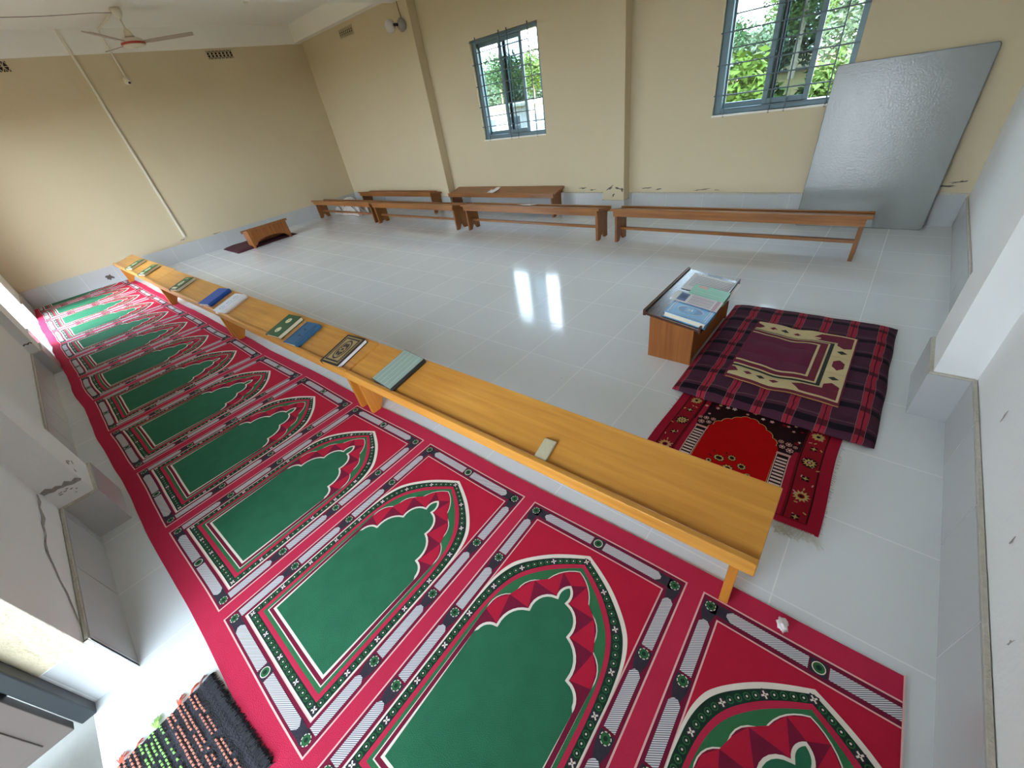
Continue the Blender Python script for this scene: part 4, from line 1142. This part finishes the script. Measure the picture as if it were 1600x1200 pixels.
c1 = t.build('conduit_pipe', M['pvc'], bevel=.004); c1.location = (XL + .0125, 1.545, .335)
tag(c1, 'long white cable trunking running down the left wall to just above the floor', 'conduit')
t = MB(); t.tube([(fx - .06, fy - .01, ZC - .012), (-8.63, 1.985, ZC - .012), (-8.652, 1.978, ZC - .02), (-8.655, 1.976, ZC - .05), (-8.655, 1.976, 2.41)], .0105, 8)
c2 = t.build('conduit_pipe', M['pvc'], smooth=True)
tag(c2, 'short white conduit bending from the ceiling fan down to the lamp holder', 'conduit')
lh = empty('lamp_holder', (XL, 1.976, 2.375))
t = MB(); t.tube([(0.001, 0, 0), (.018, 0, 0)], .045, 20); t.build('base_plate', M['pvc'], lh, True)
t = MB(); t.tube([(.018, 0, -.004), (.05, .0, -.018), (.075, .0, -.03)], [.026, .024, .022], 16); t.build('socket', M['pvc'], lh, True)
t = MB(); t.tube([(.0735, 0, -.0295), (.077, 0, -.031)], [.016, .014], 14); t.build('socket_mouth', M['dark'], lh, True)
tag(lh, 'white lamp holder with dark socket at the end of the short conduit', 'lamp holder')
# sagging wire from fan to the left
t = MB(); t.tube([(fx, fy, ZC - .045)] + [(fx + (0.0) * k, fy - 2.2 * k / 10, ZC - .03 - .05 * math.sin(PI * k / 10) - 0.0 * k) for k in range(1, 10)] + [(fx, fy - 2.2, ZC - .004)], .003, 6)
w_ = t.build('ceiling_wire', M['wire']); tag(w_, 'thin wire sagging under the ceiling from the fan towards the near wall', 'wire')
# small bracket under the first beam and wall lamp beside the left column
wl = empty('wall_lamp', (-5.64, 4.65, 2.375))
t = MB(); t.lathe([(.005, 0), (.06, 0), (.075, .03), (.05, .07), (.02, .085), (.004, .088)], n=20)
t.v = [(p[0], -p[2] - .0005, p[1]) for p in t.v]; t.build('socket', mat('grey_plastic', (150, 142, 138), .5, .08), wl, True)
t = MB(); t.lathe([(.004, -.072)] + [(.072 * math.cos(q_), .072 * math.sin(q_)) for q_ in [(-PI / 2 + PI * k / 12) for k in range(1, 12)]] + [(.004, .072)], n=24)
t.v = [(p[0] - .125, p[1] - .125, p[2] + .01) for p in t.v]; t.build('globe', mat('milky_plastic_globe', (206, 198, 196), .35, .04), wl, True)
t = MB(); t.tube([(0, -.08, .0), (-.03, -.10, .008), (-.07, -.118, .01)], .016, 10); t.build('arm', M['dark'], wl, True)
tag(wl, 'round globe wall lamp with grey socket high on the left column', 'lamp')
t = MB(); t.tube([(-5.645, 4.6455, 2.44), (-5.66, 4.6455, 2.53), (-5.665, 4.6455, 2.612)], .005, 6)
w2 = t.build('lamp_wire', M['wire']); tag(w2, 'short dark wire running down the left column into the globe lamp', 'wire')
t = MB(); t.box(-5.80, -5.7695, 2.7, 2.76, 2.64, 2.70); t.box(-5.80, -5.7695, 2.71, 2.75, 2.60, 2.64)
cb = t.build('junction_box', M['pvc'], bevel=.005); cb.location = (0, .0, .0); tag(cb, 'small box fixed to the side of the ceiling beam', 'box')

# pierced ventilation blocks
def vent(loc, axis, label):
    r = empty('ventilation_block', loc, 0 if axis == 'x' else PI / 2)
    W_, H_ = .39, .115
    t = MB(); t.box(-W_ / 2, W_ / 2, -.003, .0, -H_ / 2, H_ / 2); t.build('shade_backing', M['dark'], r)  # dark sheet painting the shade behind the lattice, no hole in the wall
    t = MB(); e = .006; y = (-.012, -.0035)
    t.box(-W_ / 2 - e, W_ / 2 + e, *y, H_ / 2 - e, H_ / 2 + e); t.box(-W_ / 2 - e, W_ / 2 + e, *y, -H_ / 2 - e, -H_ / 2 + e)
    t.box(-W_ / 2 - e, -W_ / 2 + e, *y, -H_ / 2, H_ / 2); t.box(W_ / 2 - e, W_ / 2 + e, *y, -H_ / 2, H_ / 2)
    def strip(x0, z0, x1, z1, w=.0065):
        p = line((x0, z0), (x1, z1), w); t.prism(p, y[0] + .001, y[1], 'y')
    for k in range(-3, 4):
        cx_ = k * .056
        for sx in (-1, 1):
            for sz in (-1, 1):
                strip(cx_, sz * .055, cx_ + sx * .028, 0)
        strip(cx_ - .03, 0, cx_ + .03, 0, .005)
        strip(cx_ + .028, -.055, cx_ + .028, .055, .005)
    t.build('lattice', M['cream'], r)
    tag(r, label, 'vent', 'ventilation blocks under the ceiling')
vent((XL + .0005, 3.355, 2.600), 'y', 'pierced ventilation block high on the left wall, right of the fan')
vent((XL + .0005, 0.690, 2.606), 'y', 'pierced ventilation block high on the left wall at the far left, left of the fan')
vent((-7.215, YB - .0005, 2.580), 'x', 'pierced ventilation block high on the window wall near the far corner')
# broken patch on the left skirting and tissue on the carpet
d = MB(); n = 14; vs = []; fs = []
for i in range(n + 1):
    for j in range(n):
        th, ph = PI * i / n, 2 * PI * j / n; q_ = .0135 * (1 + .5 * noise.noise((math.sin(th) * math.cos(ph) * 2, math.sin(th) * math.sin(ph) * 2, math.cos(th) * 2)))
        vs.append((q_ * math.sin(th) * math.cos(ph), 1.5 * q_ * math.sin(th) * math.sin(ph), .8 * q_ * math.cos(th)))
for i in range(n):
    for j in range(n): fs.append((i * n + j, i * n + (j + 1) % n, (i + 1) * n + (j + 1) % n, (i + 1) * n + j))
d.add(vs, fs); ts = d.build('tissue_wad', M['tissue'], smooth=True); ts.location = (.121, .795, .0165); ts.rotation_euler = (0, 0, .4)
tag(ts, 'small crumpled white tissue on the red border of the carpet', 'tissue')

# ------------------------------------------------------------------ outdoors
GZ = -0.55
g = MB(); g.box(-140, 100, -60, YN - T - 2.4, GZ - .3, GZ); g.box(-140, 100, YN - T - 2.4, YB + T + 0.02, GZ - .3, GZ - .001)
g.box(-140, 100, YB + T + 0.02, 160, GZ - .3, GZ)
struct(g.build('ground', mat('dry_stubble_field', (118, 98, 40), .95, .3, .6)))
def leafmat(n_, c, var=.5): return mat(n_, c, .8, var, 2.2, spec=.1)
LG = leafmat('mid_green_leaves', (88, 112, 58)); LD = leafmat('dark_green_leaves', (66, 96, 60)); LB = leafmat('bright_green_leaves', (84, 108, 44)); TR = mat('pale_bark', (170, 154, 128), .9, .2, 6)
def crown(mb, c, rx, ry, rz, n, s, seed):
    r = random.Random(seed)
    for k in range(n):
        while True:
            p = Vector((r.uniform(-1, 1), r.uniform(-1, 1), r.uniform(-1, 1)))
            if .35 < p.length < 1: break
        p = p * (1 + .25 * noise.noise(p * 2.3 + Vector((seed, 0, 0))))
        p = Vector((c[0] + p.x * rx, c[1] + p.y * ry, c[2] + p.z * rz))
        a = Vector((r.uniform(-1, 1), r.uniform(-1, 1), r.uniform(-.6, .6))).normalized(); b = a.orthogonal().normalized()
        b = (Matrix.Rotation(r.random() * 6.3, 3, a) @ b); q_ = s * r.uniform(.6, 1.3)
        mb.add([p - a * q_, p + b * q_ * .45, p + a * q_, p - b * q_ * .45], [(0, 1, 2, 3)])
def tree(name, x, y, h, w, m, label, seed, n=900, s=.28, trunk=.35, cat='tree', group=None):
    r = empty(name, (x, y, GZ))
    mb = MB(); rr = random.Random(seed)
    for k in range(4):
        crown(mb, (rr.uniform(-.4, .4) * w, rr.uniform(-.4, .4) * w, h * (trunk + (1 - trunk) * rr.uniform(.25, .75))), w * .62, w * .62, h * (1 - trunk) * .42, n // 4, s, seed + k)
    build_raw(mb, 'crown', [m], r)
    t = MB(); t.tube([(0, 0, 0), (.05 * w, 0, h * .4), (0, .05 * w, h * .75)], [w * .07, w * .05, w * .02], 8); t.build('trunk', TR, r)
    tag(r, label, cat, group); return r
# wood at the far edge of the field
mb = MB(); rr = random.Random(31)
for k in range(130):
    x = -75 + 82 * k / 129 + rr.uniform(-1, 1); y = 46 + rr.uniform(-3, 8)
    h = (3.7 + .6 * math.sin(k * .7) + rr.uniform(0, .9)) * (2.1 if x > -10 else (1.2 if x < -28 else .95))
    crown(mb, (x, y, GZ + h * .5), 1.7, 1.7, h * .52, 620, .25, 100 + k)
wd = build_raw(mb, 'woodland', [leafmat('hazy_green_leaves', (112, 132, 104), .6)])  # distance haze is put into the leaf colour
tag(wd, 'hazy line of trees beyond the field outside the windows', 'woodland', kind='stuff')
for i in range(9):
    pass
tree('tree', -7.4, 38, 9.0, 2.8, LG, 'tall tree with pale trunks at the top right of the right window', 3, 4000, .15, .3)
tree('tree', -12.6, 40, 4.1, 1.5, LD, 'rounded dark tree behind the left pane of the right window', 4, 2400, .14)
tree('tree', -31.5, 36, 5.0, 1.6, LD, 'dark tree standing above the field in the left pane of the left window', 5, 2400, .14)
tree('tree', -26.8, 35, 4.8, 1.7, LG, 'green tree standing above the field in the right pane of the left window', 6, 2400, .14)
def bush(x, y, w, h, m, label, seed, n=700, s=.12):
    mb = MB(); rr = random.Random(seed)
    for k in range(5): crown(mb, (rr.uniform(-.5, .5) * w, rr.uniform(-.3, .3) * w, h * rr.uniform(.3, .62)), w * .5, w * .4, h * .4, n // 5, s, seed * 7 + k)
    o = build_raw(mb, 'bush', [m]); o.location = (x, y, GZ); tag(o, label, 'bush', 'bushes outside the right window')
bush(-2.35, 9.0, .70, 2.1, LB, 'leafy green bush close outside the lower left of the right window', 2, 3000, .09)
bush(-1.55, 10.4, .5, 1.9, LG, 'darker bush seen through the tinted middle of the right window', 8, 1800, .09)
bush(-.80, 9.2, .50, 1.75, LB, 'bright yellow-green bush at the lower right of the right window', 9, 2600, .09)
# climbing stalk
mb = MB(); rr = random.Random(4)
st = [(-2.62, 7.6, GZ), (-2.60, 7.6, .6), (-2.64, 7.6, 1.1), (-2.60, 7.6, 1.55)]
r = empty('stalk_plant', (0, 0, 0)); t = MB(); t.tube(st, .012, 6); t.build('stem', TR, r)
for k in range(34):
    z = .3 + 1.3 * k / 33; a = rr.random() * 6.3; p = Vector((-2.62, 7.6, z)); u = Vector((math.cos(a), math.sin(a) * .5, rr.uniform(-.5, .3))).normalized(); b = Vector((-u.y, u.x, .3)).normalized()
    l = .12 + .06 * rr.random(); mb.add([p, p + u * l * .5 + b * .03, p + u * l, p + u * l * .5 - b * .03], [(0, 1, 2, 3)])
build_raw(mb, 'leaves', [LB], r); tag(r, 'tall thin leafy stalk at the left edge of the right window', 'plant')
# low white building below the left window's view
bw = empty('white_outbuilding', (-12.2, 15.2, GZ))
t = MB(); t.box(-4.2, 4.6, 0, 3.0, 0, 1.55); t.build('wall', mat('limewashed_wall', (226, 222, 212), .9, .06, 2), bw)
t = MB(); t.prism([(-.25, 1.55), (3.25, 1.55), (3.25, 1.63), (-.25, 1.63)], -4.4, 4.8, 'x'); t.build('roof', mat('pale_roof_slab', (214, 206, 186), .9, .1, 2), bw)
for k in range(6):
    x = -3.6 + 1.35 * k; f_ = MB()
    f_.box(x, x + .62, -.03, .0, .62, 1.22); w_ = f_.build('window_opening', mat('shaded_opening', (96, 104, 110), .5), bw)
    f_ = MB(); f_.box(x + .295, x + .325, -.04, -.031, .62, 1.22); f_.box(x, x + .62, -.04, -.031, .9, .93); f_.build('mullion', M['white'], w_)
tag(bw, 'low white outbuilding with a row of windows below the left window', 'building')
hut = empty('field_hut', (-11.2, 39.5, GZ))
t = MB(); t.box(-1.0, 1.0, -.6, .6, 0, 1.0); t.build('wall', mat('pinkish_hut_wall', (150, 120, 110), .9), hut)
t = MB(); t.prism([(-.8, 1.0), (.8, 1.0), (0, 1.4)], -1.1, 1.1, 'x'); t.build('roof', mat('grey_tin_roof', (110, 114, 120), .6), hut)
tag(hut, 'tiny pinkish hut at the far side of the field in the right window', 'hut')

# ------------------------------------------------------------------ light
w = bpy.data.worlds.new('world'); sc.world = w; w.use_nodes = True
t = w.node_tree; bg = t.nodes['Background']
tc = N(t, 'ShaderNodeTexCoord'); sp = N(t, 'ShaderNodeSeparateXYZ'); t.links.new(tc.outputs['Generated'], sp.inputs[0])
rp = N(t, 'ShaderNodeValToRGB'); t.links.new(math_(t, 'ADD', sp.outputs[2], 0.0), rp.inputs[0])
rp.color_ramp.elements[0].position = 0.0; rp.color_ramp.elements[0].color = (0.81, 0.91, 1.0, 1)
rp.color_ramp.elements[1].position = 0.6; rp.color_ramp.elements[1].color = (0.62, 0.80, 1.0, 1)
t.links.new(rp.outputs[0], bg.inputs[0]); bg.inputs[1].default_value = 11.0
sd = bpy.data.lights.new('sun', 'SUN'); sd.energy = 2.2; sd.angle = math.radians(5); sd.color = (1.0, 0.95, 0.86)
so_ = bpy.data.objects.new('sun', sd); col.objects.link(so_)
dirv = Vector((-0.08, 0.62, -0.95)).normalized()
so_.rotation_euler = dirv.to_track_quat('-Z', 'Y').to_euler(); so_.location = (0, -10, 12)

# ------------------------------------------------------------------ camera
f_, yaw, pitch, roll = 619.92, -0.806370343, -0.621017958, -0.185831224
fw = Vector((math.sin(yaw) * math.cos(pitch), math.cos(yaw) * math.cos(pitch), math.sin(pitch)))
rt = Vector((math.cos(yaw), -math.sin(yaw), 0)); up = rt.cross(fw)
r2 = rt * math.cos(roll) + up * math.sin(roll); u2 = -rt * math.sin(roll) + up * math.cos(roll)
cd = bpy.data.cameras.new('camera'); cd.sensor_fit = 'HORIZONTAL'; cd.sensor_width = 36; cd.lens = f_ / 1600 * 36; cd.clip_start = .02; cd.clip_end = 500
co = bpy.data.objects.new('camera', cd); col.objects.link(co)
mw = Matrix(((r2.x, u2.x, -fw.x, 0), (r2.y, u2.y, -fw.y, 0), (r2.z, u2.z, -fw.z, 1.393), (0, 0, 0, 1)))
co.matrix_world = mw
sc.camera = co
sc.view_settings.view_transform = 'Standard'; sc.view_settings.look = 'None'; sc.view_settings.gamma = 1; sc.view_settings.use_curve_mapping = False
sc.view_settings.exposure = 0.62
cy = sc.cycles
cy.use_denoising = True; cy.max_bounces = 10; cy.diffuse_bounces = 7; cy.glossy_bounces = 4; cy.transparent_max_bounces = 12
cy.sample_clamp_indirect = 8.0; cy.caustics_reflective = False; cy.caustics_refractive = False
